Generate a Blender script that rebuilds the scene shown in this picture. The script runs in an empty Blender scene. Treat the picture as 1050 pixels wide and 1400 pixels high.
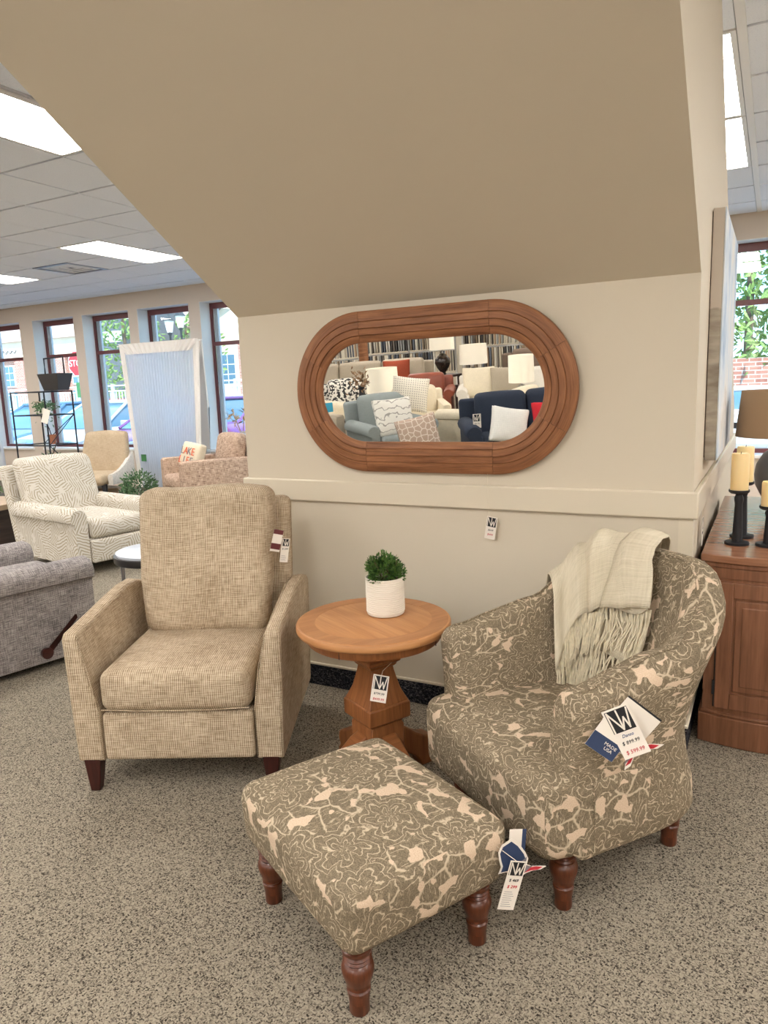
import bpy, bmesh, math, random
from mathutils import Vector, Matrix
R = math.radians
PI = math.pi
random.seed(11)
sc = bpy.context.scene
COL = sc.collection

# ------------------------------------------------------------------ camera
yaw, pit, rol = R(28.26), R(9.82), R(-2.13)
w = Vector((-math.sin(yaw)*math.cos(pit), math.cos(yaw)*math.cos(pit), -math.sin(pit)))
r0 = Vector((math.cos(yaw), math.sin(yaw), 0)); u0 = r0.cross(w)
r1 = r0*math.cos(rol)+u0*math.sin(rol); u1 = -r0*math.sin(rol)+u0*math.cos(rol)
cd = bpy.data.cameras.new('camera'); cam = bpy.data.objects.new('camera', cd); COL.objects.link(cam)
cd.sensor_fit = 'VERTICAL'; cd.sensor_height = 36; cd.sensor_width = 27; cd.lens = 36*992.6/1400
cd.clip_start = .02; cd.clip_end = 500
cam.matrix_world = Matrix(((r1.x, u1.x, -w.x, 0), (r1.y, u1.y, -w.y, 0), (r1.z, u1.z, -w.z, 1.40), (0, 0, 0, 1)))
sc.camera = cam

# ------------------------------------------------------------------ world, sun, exposure
wd = bpy.data.worlds.new('sky'); sc.world = wd; wd.use_nodes = True
wn = wd.node_tree; bg = wn.nodes['Background']
tc = wn.nodes.new('ShaderNodeTexCoord')
sep = wn.nodes.new('ShaderNodeSeparateXYZ'); wn.links.new(tc.outputs['Generated'], sep.inputs[0])
sr = wn.nodes.new('ShaderNodeValToRGB'); wn.links.new(sep.outputs[2], sr.inputs[0])
sr.color_ramp.elements[0].position = 0.0; sr.color_ramp.elements[0].color = (.62, .86, 1, 1)
sr.color_ramp.elements[1].position = .6; sr.color_ramp.elements[1].color = (.16, .44, .82, 1)
e = sr.color_ramp.elements.new(.2); e.color = (.34, .70, .95, 1)
mp = wn.nodes.new('ShaderNodeMapping'); wn.links.new(tc.outputs['Generated'], mp.inputs[0]); mp.inputs['Scale'].default_value = (1, 1, 2.6)
cn = wn.nodes.new('ShaderNodeTexNoise'); wn.links.new(mp.outputs[0], cn.inputs[0]); cn.inputs['Scale'].default_value = 3.2; cn.inputs['Detail'].default_value = 6
cr = wn.nodes.new('ShaderNodeValToRGB'); wn.links.new(cn.outputs[0], cr.inputs[0])
cr.color_ramp.elements[0].position = .52; cr.color_ramp.elements[1].position = .72
cm = wn.nodes.new('ShaderNodeMix'); cm.data_type = 'RGBA'; wn.links.new(cr.outputs[0], cm.inputs[0]); wn.links.new(sr.outputs[0], cm.inputs[6]); cm.inputs[7].default_value = (1.1, 1.12, 1.15, 1)
wn.links.new(cm.outputs[2], bg.inputs[0]); bg.inputs[1].default_value = 3.5
sl = bpy.data.lights.new('sun', 'SUN'); sl.energy = 9.0; sl.angle = R(1.0); sl.color = (1, .95, .88)
sun = bpy.data.objects.new('sun', sl); COL.objects.link(sun); sun.rotation_euler = (R(38), 0, R(35))
sc.view_settings.view_transform = 'Standard'; sc.view_settings.look = 'None'
sc.view_settings.exposure = 0.0; sc.view_settings.gamma = 1.0; sc.view_settings.use_curve_mapping = False
LIGHT = 23.5            # ceiling troffers
try:
    sc.cycles.max_bounces = 8; sc.cycles.diffuse_bounces = 5; sc.cycles.glossy_bounces = 4; sc.cycles.transparent_max_bounces = 12
    sc.cycles.sample_clamp_indirect = 6.0
except Exception: pass

# ------------------------------------------------------------------ materials
def lin(v):
    v /= 255.0
    return v/12.92 if v <= .04045 else ((v+.055)/1.055)**2.4
def C(r, g, b): return (lin(r), lin(g), lin(b), 1.0)
class M:
    def __init__(s, name, col=(.5, .5, .5, 1), rough=.6, metal=0.0, spec=.5):
        s.m = bpy.data.materials.new(name); s.m.use_nodes = True; s.nt = s.m.node_tree
        s.b = s.nt.nodes['Principled BSDF']
        s.b.inputs['Base Color'].default_value = col; s.b.inputs['Roughness'].default_value = rough
        s.b.inputs['Metallic'].default_value = metal; s.b.inputs['Specular IOR Level'].default_value = spec
        s.tc = None
    def put(s, sock, v):
        if isinstance(v, bpy.types.NodeSocket): s.nt.links.new(v, sock)
        elif isinstance(v, (tuple, list)) and len(v) == 3 and sock.type == 'RGBA': sock.default_value = (*v, 1)
        else: sock.default_value = v
    def coord(s, k):
        if not s.tc: s.tc = s.nt.nodes.new('ShaderNodeTexCoord')
        return s.tc.outputs[k]
    def uv(s): return s.coord('UV')
    def ob(s): return s.coord('Object')
    def math(s, op, a, b=0.0, c=0.0):
        n = s.nt.nodes.new('ShaderNodeMath'); n.operation = op
        s.put(n.inputs[0], a); s.put(n.inputs[1], b)
        if len(n.inputs) > 2: s.put(n.inputs[2], c)
        return n.outputs[0]
    def vm(s, op, a, b=(0, 0, 0), out=0):
        n = s.nt.nodes.new('ShaderNodeVectorMath'); n.operation = op
        s.put(n.inputs[0], a); s.put(n.inputs[1], b)
        return n.outputs[out]
    def map(s, v, scale=(1, 1, 1), rot=(0, 0, 0), loc=(0, 0, 0)):
        n = s.nt.nodes.new('ShaderNodeMapping'); s.put(n.inputs[0], v)
        n.inputs['Scale'].default_value = scale; n.inputs['Rotation'].default_value = rot; n.inputs['Location'].default_value = loc
        return n.outputs[0]
    def noise(s, v, scale, detail=2, rough=.5, out=0):
        n = s.nt.nodes.new('ShaderNodeTexNoise'); s.put(n.inputs['Vector'], v)
        n.inputs['Scale'].default_value = scale; n.inputs['Detail'].default_value = detail; n.inputs['Roughness'].default_value = rough
        return n.outputs[out]
    def vor(s, v, scale, rnd=1.0, feat='F1', dim='2D'):
        n = s.nt.nodes.new('ShaderNodeTexVoronoi'); n.voronoi_dimensions = dim; n.feature = feat
        s.put(n.inputs['Vector'], v); n.inputs['Scale'].default_value = scale; n.inputs['Randomness'].default_value = rnd
        return n
    def ramp(s, f, stops, interp='LINEAR'):
        n = s.nt.nodes.new('ShaderNodeValToRGB'); s.put(n.inputs[0], f); cr = n.color_ramp; cr.interpolation = interp
        while len(cr.elements) < len(stops): cr.elements.new(.5)
        for e, (p, c) in zip(cr.elements, stops): e.position = p; e.color = c
        return n.outputs[0]
    def rng(s, f, a, b, c=0.0, d=1.0):
        n = s.nt.nodes.new('ShaderNodeMapRange'); s.put(n.inputs[0], f)
        for i, x in enumerate((a, b, c, d)): n.inputs[i+1].default_value = x
        return n.outputs[0]
    def mix(s, f, a, b, mode='MIX'):
        n = s.nt.nodes.new('ShaderNodeMix'); n.data_type = 'RGBA'; n.blend_type = mode
        s.put(n.inputs[0], f); s.put(n.inputs[6], a); s.put(n.inputs[7], b)
        return n.outputs[2]
    def sep(s, v):
        n = s.nt.nodes.new('ShaderNodeSeparateXYZ'); s.put(n.inputs[0], v); return n.outputs
    def comb(s, x, y, z=0.0):
        n = s.nt.nodes.new('ShaderNodeCombineXYZ'); s.put(n.inputs[0], x); s.put(n.inputs[1], y); s.put(n.inputs[2], z); return n.outputs[0]
    def color(s, v): s.put(s.b.inputs['Base Color'], v); return s
    def rough(s, v): s.put(s.b.inputs['Roughness'], v); return s
    def bump(s, h, strength=.3, dist=.002):
        n = s.nt.nodes.new('ShaderNodeBump'); s.put(n.inputs['Height'], h)
        n.inputs['Strength'].default_value = strength; n.inputs['Distance'].default_value = dist
        s.nt.links.new(n.outputs[0], s.b.inputs['Normal']); return s
    def emit(s, col, st): s.b.inputs['Emission Color'].default_value = col; s.b.inputs['Emission Strength'].default_value = st; return s

def plain(name, col, rough=.6, metal=0.0, spec=.5, var=0.0, scale=30):
    m = M(name, col, rough, metal, spec)
    if var:
        f = m.noise(m.ob(), scale, 3)
        d = tuple(x*(1-var) for x in col[:3])+(1,); l = tuple(min(1, x*(1+var)) for x in col[:3])+(1,)
        m.color(m.ramp(f, [(.3, d), (.7, l)]))
    return m
def wood(name, dark, light, scale=1.0, rough=.45, spec=.4, along='x', fine=1.0):
    m = M(name, light, rough, 0, spec)
    sx = (1.6, 26, 26) if along == 'x' else (26, 1.6, 26)
    v = m.map(m.uv(), tuple(a*scale for a in sx))
    n1 = m.noise(v, 1.0, 5, .6); n2 = m.noise(m.map(m.uv(), tuple(a*scale*5 for a in sx)), 1.0, 3, .6)
    f = m.math('ADD', m.math('MULTIPLY', n1, .7), m.math('MULTIPLY', n2, .3))
    m.color(m.ramp(f, [(.33, dark), (.52, tuple((a+b)/2 for a, b in zip(dark, light))), (.7, light)]))
    m.bump(n2, .08*fine, .001)
    return m
def weave(name, stops, ru, rv, contrast=.5, blotch=6, rough=.9, bump=.4, wa=.5):
    """woven cloth: ribs of period ru / rv metres with slubs"""
    m = M(name, stops[1][1], rough, 0, .15)
    x, y, z = m.sep(m.uv())[:3]
    jit = m.noise(m.uv(), 40, 2)
    a = m.math('SINE', m.math('ADD', m.math('MULTIPLY', x, 2*PI/ru), m.math('MULTIPLY', jit, 2.0)))
    b = m.math('SINE', m.math('ADD', m.math('MULTIPLY', y, 2*PI/rv), m.math('MULTIPLY', jit, 2.0)))
    s1 = m.noise(m.map(m.uv(), (18, 260, 1)), 1.0, 2); s2 = m.noise(m.map(m.uv(), (260, 22, 1)), 1.0, 2)
    h = m.math('ADD', m.math('MULTIPLY', a, wa), m.math('MULTIPLY', b, 1-wa))
    f = m.math('ADD', m.math('ADD', m.math('MULTIPLY', h, .16*contrast), m.math('MULTIPLY', s1, .55)), m.math('MULTIPLY', s2, .45))
    f = m.math('ADD', f, m.math('MULTIPLY', m.math('SUBTRACT', m.noise(m.uv(), blotch, 3), .5), .25))
    m.color(m.ramp(f, stops)); m.bump(m.math('ADD', h, s1), bump, .0012)
    return m
def floral(name):
    m = M(name, C(140, 125, 100), .9, 0, .1)
    uv = m.uv()
    nz = m.noise(uv, 16, 3, .6, out=1)
    uvd = m.vm('ADD', uv, m.vm('SCALE', m.vm('SUBTRACT', nz, (.5, .5, .5)), (0, 0, 0)))
    uvd.node.inputs[1].links[0].from_node.inputs['Scale'].default_value = .035
    v = m.vor(uvd, 5.6, .8)
    d = m.vm('SUBTRACT', uvd, v.outputs['Position'])
    dx, dy = m.sep(d)[:2]
    r = m.math('SQRT', m.math('ADD', m.math('MULTIPLY', dx, dx), m.math('MULTIPLY', dy, dy)))
    ca = m.sep(v.outputs['Color'])
    an = m.math('ADD', m.math('ARCTAN2', dy, dx), m.math('MULTIPLY', ca[0], 6.0))
    ring = m.math('FLOOR', m.math('MULTIPLY', r, 42))
    # scalloped petal rings
    sc1 = m.math('ABSOLUTE', m.math('SINE', m.math('ADD', m.math('MULTIPLY', an, 2.5), m.math('MULTIPLY', ca[1], 9))))
    sc2 = m.math('ABSOLUTE', m.math('SINE', m.math('ADD', m.math('MULTIPLY', an, 3.5), m.math('MULTIPLY', r, 60))))
    n1 = m.noise(uv, 30, 3)
    val = m.math('ADD', m.math('MULTIPLY', r, 44), m.math('MULTIPLY', sc1, -1.15))
    val = m.math('ADD', val, m.math('MULTIPLY', sc2, -.75))
    val = m.math('ADD', val, m.math('MULTIPLY', n1, 1.6))
    fr = m.math('ABSOLUTE', m.math('SUBTRACT', m.math('FRACT', val), .5))
    line = m.rng(fr, .02, .13, 1, 0)
    # second family of outlines: leaves
    v2 = m.vor(m.map(uvd, (1, 1.6, 1), (0, 0, .7)), 11, 1.0, 'DISTANCE_TO_EDGE')
    leafline = m.math('MAXIMUM', m.rng(v2.outputs['Distance'], .02, .06, 1, 0), m.math('MULTIPLY', m.rng(m.noise(m.map(uvd, (170, 26, 1), (0, 0, .8)), 1.0, 2, .6), .56, .64), .7))
    # veins, thin hatch along v
    vein = m.rng(m.noise(m.comb(m.math('MULTIPLY', an, 11), m.math('MULTIPLY', r, 60)), 1.0, 2, .6), .52, .66)
    bgm = m.math('ADD', r, m.math('MULTIPLY', sc1, -.022))
    bgm = m.math('ADD', bgm, m.math('MULTIPLY', n1, .03))
    out = m.rng(bgm, .092, .096)                     # beyond the flower head
    leaf = m.rng(m.noise(uvd, 21, 1, .4), .565, .575)       # cream gaps between leaves
    patch = m.math('MULTIPLY', out, leaf)
    leafm = m.math('MULTIPLY', out, m.math('SUBTRACT', 1, leaf))
    ln = m.math('ADD', m.math('MULTIPLY', line, m.math('SUBTRACT', 1, out)), m.math('MULTIPLY', leafm, leafline))
    wv = m.noise(m.map(uv, (420, 300, 1)), 1.0, 1)
    base = m.ramp(wv, [(.3, C(98, 87, 71)), (.7, C(136, 123, 102))])
    base = m.mix(m.math('MULTIPLY', vein, .40), base, C(172, 157, 132))
    c = m.mix(m.math('MULTIPLY', ln, .8), base, C(204, 187, 161))
    c = m.mix(patch, c, m.ramp(wv, [(.3, C(192, 170, 145)), (.7, C(212, 190, 166))]))
    m.color(c); m.bump(m.math('ADD', wv, m.math('MULTIPLY', patch, -.8)), .35, .0012)
    return m
def fronds(name):
    m = M(name, C(225, 220, 208), .9, 0, .1)
    uv = m.uv()
    v = m.vor(uv, 5.0, 1.0)
    d = m.vm('SUBTRACT', uv, v.outputs['Position']); dx, dy = m.sep(d)[:2]
    ca = m.sep(v.outputs['Color']); a = m.math('MULTIPLY', ca[0], 6.28)
    co, si = m.math('COSINE', a), m.math('SINE', a)
    x = m.math('ADD', m.math('MULTIPLY', dx, co), m.math('MULTIPLY', dy, si))
    y = m.math('SUBTRACT', m.math('MULTIPLY', dy, co), m.math('MULTIPLY', dx, si))
    nn = m.noise(uv, 9, 2)
    k = m.math('ADD', m.math('ADD', x, m.math('MULTIPLY', m.math('ABSOLUTE', y), .9)), m.math('MULTIPLY', nn, .06))
    st = m.math('SINE', m.math('MULTIPLY', k, 215))
    msk = m.rng(m.noise(uv, 14, 2), .36, .44)
    f = m.math('MULTIPLY', m.rng(st, .05, .55), msk)
    m.color(m.mix(f, C(206, 200, 189), C(164, 154, 134)))
    return m

MT = {}
MT['carpet'] = m = M('carpet', C(120, 115, 105), .98, 0, .05)
ob = m.map(m.ob(), (1, 1, 1), (0, 0, R(14)))
v1 = m.vor(m.map(ob, (1.7, .9, 1)), 205, .9); v2 = m.vor(m.map(ob, (.9, 1.7, 1)), 205, .9)
chk = m.nt.nodes.new('ShaderNodeTexChecker'); m.put(chk.inputs[0], ob); chk.inputs['Scale'].default_value = 95
f = m.mix(chk.outputs['Fac'], v1.outputs['Color'], v2.outputs['Color'])
f = m.math('ADD', m.math('MULTIPLY', m.sep(f)[0], .7), m.math('MULTIPLY', m.noise(ob, 160, 2), .45))
f = m.math('ADD', f, m.math('MULTIPLY', m.math('SUBTRACT', m.noise(ob, 2.2, 3), .5), .12))
m.color(m.ramp(f, [(.24, C(50, 45, 39)), (.38, C(102, 94, 83)), (.54, C(134, 125, 110)), (.85, C(158, 148, 131))]))
m.bump(f, .5, .004)
MT['wall'] = m = M('cream_wall_paint', C(208, 198, 179), .6, 0, .25); m.bump(m.noise(m.ob(), 300, 2), .06, .001)
MT['trimpaint'] = M('cream_trim_paint', C(214, 204, 184), .35, 0, .4)
MT['greige'] = m = M('greige_wall_paint', C(214, 201, 187), .7, 0, .2); m.bump(m.noise(m.ob(), 200, 2), .05, .001)
MT['tile'] = m = M('ceiling_tile', C(240, 245, 254), .95, 0, .05)
f = m.noise(m.ob(), 130, 3, .7); m.color(m.ramp(f, [(.30, C(218, 222, 232)), (.42, C(240, 245, 254)), (.7, C(243, 248, 255))])); m.bump(f, .5, .004)
MT['tee'] = M('white_grid_metal', C(190, 190, 192), .5, 0, .3)
MT['teeshade'] = M('grid_reveal_painted_shade', C(122, 116, 114), .6, 0, .2)  # white tees coloured grey: shade beside the tile edges painted in
MT['light'] = m = M('light_diffuser', C(250, 240, 225), .4); m.emit((1.0, .965, .93, 1), LIGHT)
MT['white'] = M('white_paint', C(232, 230, 226), .5)
MT['jamb'] = M('window_jamb_white', C(222, 220, 216), .5)
MT['redwood'] = M('red_brown_frame', C(104, 54, 54), .4)
MT['track'] = M('window_track_vinyl', C(205, 205, 210), .35)
m = M('window_glass'); MT['glass'] = m; nt = m.nt
tr = nt.nodes.new('ShaderNodeBsdfTransparent'); tr.inputs[0].default_value = (.94, .98, .99, 1)
gl = nt.nodes.new('ShaderNodeBsdfGlossy'); gl.inputs['Roughness'].default_value = .02
mx = nt.nodes.new('ShaderNodeMixShader'); mx.inputs[0].default_value = .06
nt.links.new(tr.outputs[0], mx.inputs[1]); nt.links.new(gl.outputs[0], mx.inputs[2]); nt.links.new(mx.outputs[0], nt.nodes['Material Output'].inputs[0])
MT['mirror'] = M('mirror_glass', (.93, .94, .93, 1), .0, 1.0)
MT['linen'] = weave('oatmeal_ribbed_weave', [(.30, C(130, 112, 90)), (.5, C(178, 159, 134)), (.68, C(210, 194, 170))], .0072, .0072, 1.0, wa=.8)
MT['floral'] = floral('taupe_peony_jacquard')
MT['fronds'] = fronds('palm_frond_print')
MT['greytweed'] = weave('charcoal_grey_tweed', [(.34, C(84, 79, 79)), (.5, C(140, 133, 131)), (.68, C(182, 174, 168))], .006, .006, .8)
MT['redtweed'] = weave('mottled_rose_tweed', [(.36, C(112, 88, 76)), (.5, C(178, 152, 132)), (.64, C(212, 190, 168))], .01, .02, .3, 24)
MT['beige'] = weave('beige_plain_weave', [(.3, C(156, 137, 112)), (.5, C(180, 161, 135)), (.7, C(194, 176, 151))], .006, .006, .4)
MT['palepattern'] = weave('pale_flecked_weave', [(.3, C(178, 170, 160)), (.5, C(206, 200, 190)), (.7, C(228, 224, 216))], .01, .01, .6, 30)
MT['throw'] = weave('cream_wool', [(.25, C(192, 182, 158)), (.5, C(207, 197, 174)), (.75, C(218, 209, 188))], .004, .004, .4)
MT['fringe'] = plain('cream_wool_fringe', C(208, 198, 173), .95, 0, .1, .12, 60)
MT['legcherry'] = wood('cherry_turned_leg', C(58, 27, 15), C(116, 62, 36), 3, .28, .5, 'y')
MT['legdark'] = wood('dark_mahogany_leg', C(38, 14, 12), C(70, 28, 22), 3, .3, .5, 'y')
MT['mirrorwood'] = wood('brown_mango_wood', C(98, 60, 38), C(176, 122, 84), 1.6, .5, .3)
MT['tablewood'] = wood('honey_oak_top', C(158, 104, 62), C(200, 148, 98), 1.0, .42, .4)
MT['tableband'] = wood('honey_oak_banding', C(150, 98, 58), C(186, 134, 88), 1.0, .42, .4, 'y')
MT['pedwood'] = wood('honey_oak_pedestal', C(112, 66, 36), C(164, 106, 62), 1.4, .4, .4, 'y')
MT['cabwood'] = wood('brown_cherry_cabinet', C(104, 66, 46), C(156, 108, 80), 1.0, .35, .5, 'y')
MT['cabtop'] = wood('brown_cherry_top', C(122, 80, 58), C(170, 122, 92), 1.0, .22, .6)
MT['basedark'] = m = M('dark_carpet_base', C(40, 40, 46), .95, 0, .1)
f = m.vor(m.map(m.ob(), (1, 1, 1.6)), 160, 1.0, dim='3D'); m.color(m.ramp(m.sep(f.outputs['Color'])[0], [(.3, C(22, 23, 30)), (.8, C(64, 64, 70)), (1, C(104, 102, 102))]))
MT['ceramic'] = m = M('matte_cream_ceramic', C(226, 220, 206), .55, 0, .3)
f = m.vor(m.map(m.uv(), (1, 1, 1)), 260, .5); m.bump(f.outputs['Distance'], .35, .0015)
def leafmat(name, a, b):
    m = M(name, a, .55, 0, .3); f = m.noise(m.ob(), 60, 2); m.color(m.ramp(f, [(.35, a), (.65, b)])); return m
MT['leaf'] = leafmat('boxwood_leaf', C(30, 62, 28), C(96, 132, 58))
MT['leaf2'] = leafmat('basket_plant_leaf', C(44, 78, 48), C(112, 146, 100))
MT['driedleaf'] = leafmat('dried_leaf', C(110, 84, 60), C(160, 128, 96))
MT['stem'] = plain('plant_stem', C(90, 78, 48), .7)
MT['soil'] = plain('soil', C(52, 40, 30), .95, 0, .1, .3, 80)
MT['card'] = plain('white_card', C(232, 224, 212), .7, 0, .2)
MT['black'] = plain('black_print', C(22, 22, 26), .6)
MT['navycard'] = plain('navy_card', C(44, 60, 92), .6)
MT['redprint'] = plain('red_print', C(190, 40, 52), .6)
MT['maroon'] = plain('maroon_card', C(96, 38, 40), .6)
MT['greyprint'] = plain('grey_print', C(120, 116, 120), .7)
MT['ink'] = plain('blue_ink', C(60, 84, 130), .7)
MT['greenprint'] = plain('green_print', C(60, 120, 70), .7)
MT['orangeprint'] = plain('orange_stitch', C(214, 96, 64), .9)
MT['string'] = plain('tag_string', C(214, 204, 184), .8)
MT['blackmetal'] = m = M('black_forged_metal', C(34, 35, 40), .5, .3, .5); m.bump(m.noise(m.map(m.ob(), (60, 60, 14)), 1, 3), .6, .004)
MT['blackpaint'] = plain('black_paint', C(30, 30, 34), .45)
MT['wax'] = m = M('cream_wax', C(240, 214, 160), .4, 0, .4); m.b.inputs['Subsurface Weight'].default_value = .3; m.b.inputs['Subsurface Radius'].default_value = (.02, .012, .006)
MT['shade'] = m = M('linen_lampshade', C(168, 140, 110), .9, 0, .1); m.bump(m.noise(m.map(m.uv(), (300, 40, 1)), 1, 2), .3, .001)
MT['whiteshade'] = m = M('white_lampshade', C(240, 232, 214), .9, 0, .1); m.emit((1, .9, .72, 1), .12)
MT['greybase'] = plain('slate_grey_ceramic', C(98, 100, 104), .4, 0, .5, .12, 8)
MT['canvas'] = m = M('painted_canvas', C(190, 205, 220), .8)
f = m.noise(m.ob(), 3.2, 4, .6); m.color(m.ramp(f, [(.3, C(150, 176, 204)), (.45, C(204, 216, 228)), (.6, C(226, 226, 224)), (.75, C(186, 178, 172))]))
MT['canvasedge'] = m = M('canvas_wrap_edge', C(196, 186, 174), .8)
z_ = m.sep(m.ob())[2]; f = m.math('ADD', z_, m.math('MULTIPLY', m.noise(m.ob(), 14, 3), .05))
m.color(m.mix(m.rng(f, .60, .61), m.ramp(m.noise(m.map(m.ob(), (6, 6, 22)), 1, 4), [(.35, C(140, 130, 118)), (.65, C(186, 178, 164))]), C(198, 188, 176)))
MT['sheer'] = m = M('sheer_curtain', C(238, 238, 240), .9, 0, .1)
nt = m.nt; tl = nt.nodes.new('ShaderNodeBsdfTranslucent'); tl.inputs[0].default_value = (.62, .68, .76, 1)
tp = nt.nodes.new('ShaderNodeBsdfTransparent'); a1 = nt.nodes.new('ShaderNodeMixShader'); a1.inputs[0].default_value = .5
a2 = nt.nodes.new('ShaderNodeMixShader'); a2.inputs[0].default_value = .07
nt.links.new(m.b.outputs[0], a1.inputs[1]); nt.links.new(tl.outputs[0], a1.inputs[2]); nt.links.new(a1.outputs[0], a2.inputs[1]); nt.links.new(tp.outputs[0], a2.inputs[2]); nt.links.new(a2.outputs[0], nt.nodes['Material Output'].inputs[0])
MT['curtainedge'] = plain('curtain_hem', C(232, 228, 222), .9, 0, .1)
MT['terra'] = plain('terracotta', C(168, 108, 80), .8, 0, .2, .1)
MT['frost'] = m = M('frosted_glass', C(226, 228, 232), .3); m.b.inputs['Transmission Weight'].default_value = .35
MT['greystone'] = plain('pale_marble_top', C(206, 212, 222), .2, 0, .5, .05, 6)
MT['gunmetal'] = plain('gunmetal', C(84, 82, 82), .35, .8)
MT['steel'] = plain('brushed_steel', C(168, 168, 172), .3, .9)
MT['darkwood'] = wood('espresso_wood', C(44, 32, 28), C(78, 60, 52), 1, .4)
MT['oakpale'] = wood('pale_oak', C(168, 142, 116), C(206, 182, 152), 1, .45)
# showroom behind the camera
def cloth(name, c, var=.12, ru=.008): 
    d = tuple(x*(1-var) for x in c[:3])+(1,); l = tuple(min(1, x*(1+var)) for x in c[:3])+(1,)
    return weave(name, [(.3, d), (.5, c), (.7, l)], ru, ru, .4)
MT['cgrey'] = cloth('grey_chenille', C(128, 134, 132)); MT['ccream'] = cloth('cream_cloth', C(214, 202, 178)); MT['cnavy'] = cloth('navy_velvet', C(42, 48, 60))
MT['ctaupe'] = cloth('taupe_cloth', C(158, 146, 128)); MT['crust'] = cloth('rust_velvet', C(150, 72, 50)); MT['cbrown'] = cloth('brown_leather_cloth', C(104, 88, 76)); MT['cdark'] = cloth('dark_brown_cloth', C(66, 58, 54))
MT['cwhite'] = cloth('white_boucle', C(232, 230, 224), .1, .02); MT['cred'] = cloth('red_cloth', C(176, 40, 48)); MT['civory'] = cloth('ivory_cloth', C(206, 200, 188), .08, .03)
MT['cleather'] = plain('rust_leather', C(122, 60, 40), .45, 0, .4, .15, 6)
MT['damask'] = m = M('rose_damask', C(180, 160, 144), .8); f = m.vor(m.uv(), 16, .6, 'DISTANCE_TO_EDGE'); m.color(m.mix(m.rng(f.outputs['Distance'], .05, .09), C(206, 192, 176), C(158, 136, 120)))
MT['wavy'] = m = M('grey_wave_print', C(228, 224, 214), .9)
f = m.math('SINE', m.math('ADD', m.math('MULTIPLY', m.sep(m.uv())[1], 75), m.math('MULTIPLY', m.noise(m.uv(), 9, 2), 14))); m.color(m.mix(m.rng(f, .75, .95), C(230, 226, 216), C(146, 142, 134)))
MT['dots'] = m = M('dotted_cream', C(226, 218, 200), .9); f = m.vor(m.uv(), 34, 0.1); m.color(m.mix(m.rng(f.outputs['Distance'], .2, .26), C(150, 146, 138), C(228, 220, 204)))
MT['bwprint'] = m = M('black_white_print', C(120, 118, 114), .9); f = m.noise(m.uv(), 22, 3); m.color(m.ramp(f, [(.46, C(34, 32, 32)), (.52, C(214, 208, 196))]))
MT['urn'] = plain('bronze_urn', C(46, 36, 30), .2, .3, .6, .3, 6)
MT['clear'] = m = M('clear_glass', C(235, 238, 238), .05); m.b.inputs['Transmission Weight'].default_value = .8
MT['cyan'] = plain('cyan_tag', C(60, 160, 190), .6)
# outside
MT['asphalt'] = plain('asphalt', C(176, 174, 172), .9, 0, .1, .08, 3)
MT['concrete'] = plain('concrete_kerb', C(206, 202, 196), .9, 0, .1, .06, 4)
MT['brick'] = m = M('pink_brick', C(190, 140, 122), .9, 0, .1)
bt = m.nt.nodes.new('ShaderNodeTexBrick'); m.put(bt.inputs[0], m.map(m.uv(), (1, 1, 1))); bt.inputs['Scale'].default_value = 1.0
bt.inputs['Brick Width'].default_value = .24; bt.inputs['Row Height'].default_value = .085; bt.inputs['Mortar Size'].default_value = .01
bt.inputs['Color1'].default_value = C(196, 140, 122); bt.inputs['Color2'].default_value = C(168, 112, 98); bt.inputs['Mortar'].default_value = C(210, 196, 184); m.color(bt.outputs[0])
MT['stucco'] = plain('cream_stucco', C(232, 218, 196), .9, 0, .1, .04, 2)
MT['roofing'] = plain('tan_shingle', C(196, 170, 154), .9, 0, .1, .1, 6)
MT['fencewhite'] = plain('white_railing', C(206, 206, 204), .5)
MT['carglass'] = M('car_glass', C(92, 128, 150), .08, 0, .6)
MT['tyre'] = plain('tyre', C(40, 40, 42), .8)
for k, c in dict(carblue=C(96, 128, 160), carsilver=C(196, 206, 214), carpurple=C(128, 82, 140), carwhite=C(228, 228, 228), carred=C(176, 52, 56), carteal=C(110, 160, 186)).items(): MT[k] = M(k, c, .25, .25, .6)
MT['tail'] = M('tail_lamp', C(190, 30, 40), .2)
MT['lampglass'] = plain('lantern_glass', C(236, 232, 220), .3)
MT['lampmetal'] = plain('lantern_metal', C(60, 64, 64), .5)
MT['treeleaf'] = leafmat('street_tree_leaf', C(92, 128, 66), C(164, 186, 110))
MT['bark'] = plain('bark', C(110, 92, 78), .9)
MT['stopred'] = plain('stop_red', C(206, 42, 52), .5)
MT['pinksign'] = plain('pink_sign', C(206, 116, 170), .5)

# ------------------------------------------------------------------ geometry helpers
def newbm():
    bm = bmesh.new(); bm.loops.layers.uv.new('UVMap'); return bm
def obj(name, bm, mat, parent=None, smooth=True, kind=None, label=None, loc=None, rot=None, bevel=0, boxuv=False):
    if boxuv: box_uv(bm)
    me = bpy.data.meshes.new(name)
    if isinstance(mat, (list, tuple)):
        for x in mat: me.materials.append(MT[x].m)
    else: me.materials.append(MT[mat].m)
    bmesh.ops.recalc_face_normals(bm, faces=bm.faces)
    bm.to_mesh(me); bm.free()
    if smooth:
        for p in me.polygons: p.use_smooth = True
        me.set_sharp_from_angle(angle=R(42))
    o = bpy.data.objects.new(name, me); COL.objects.link(o)
    if parent: o.parent = parent
    if loc: o.location = loc
    if rot: o.rotation_euler = rot
    if kind: o['kind'] = kind
    if label: o['label'] = label
    if bevel:
        md = o.modifiers.new('bevel', 'BEVEL'); md.width = bevel; md.segments = 2; md.limit_method = 'ANGLE'; md.angle_limit = R(40); md.harden_normals = False
    return o
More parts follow.
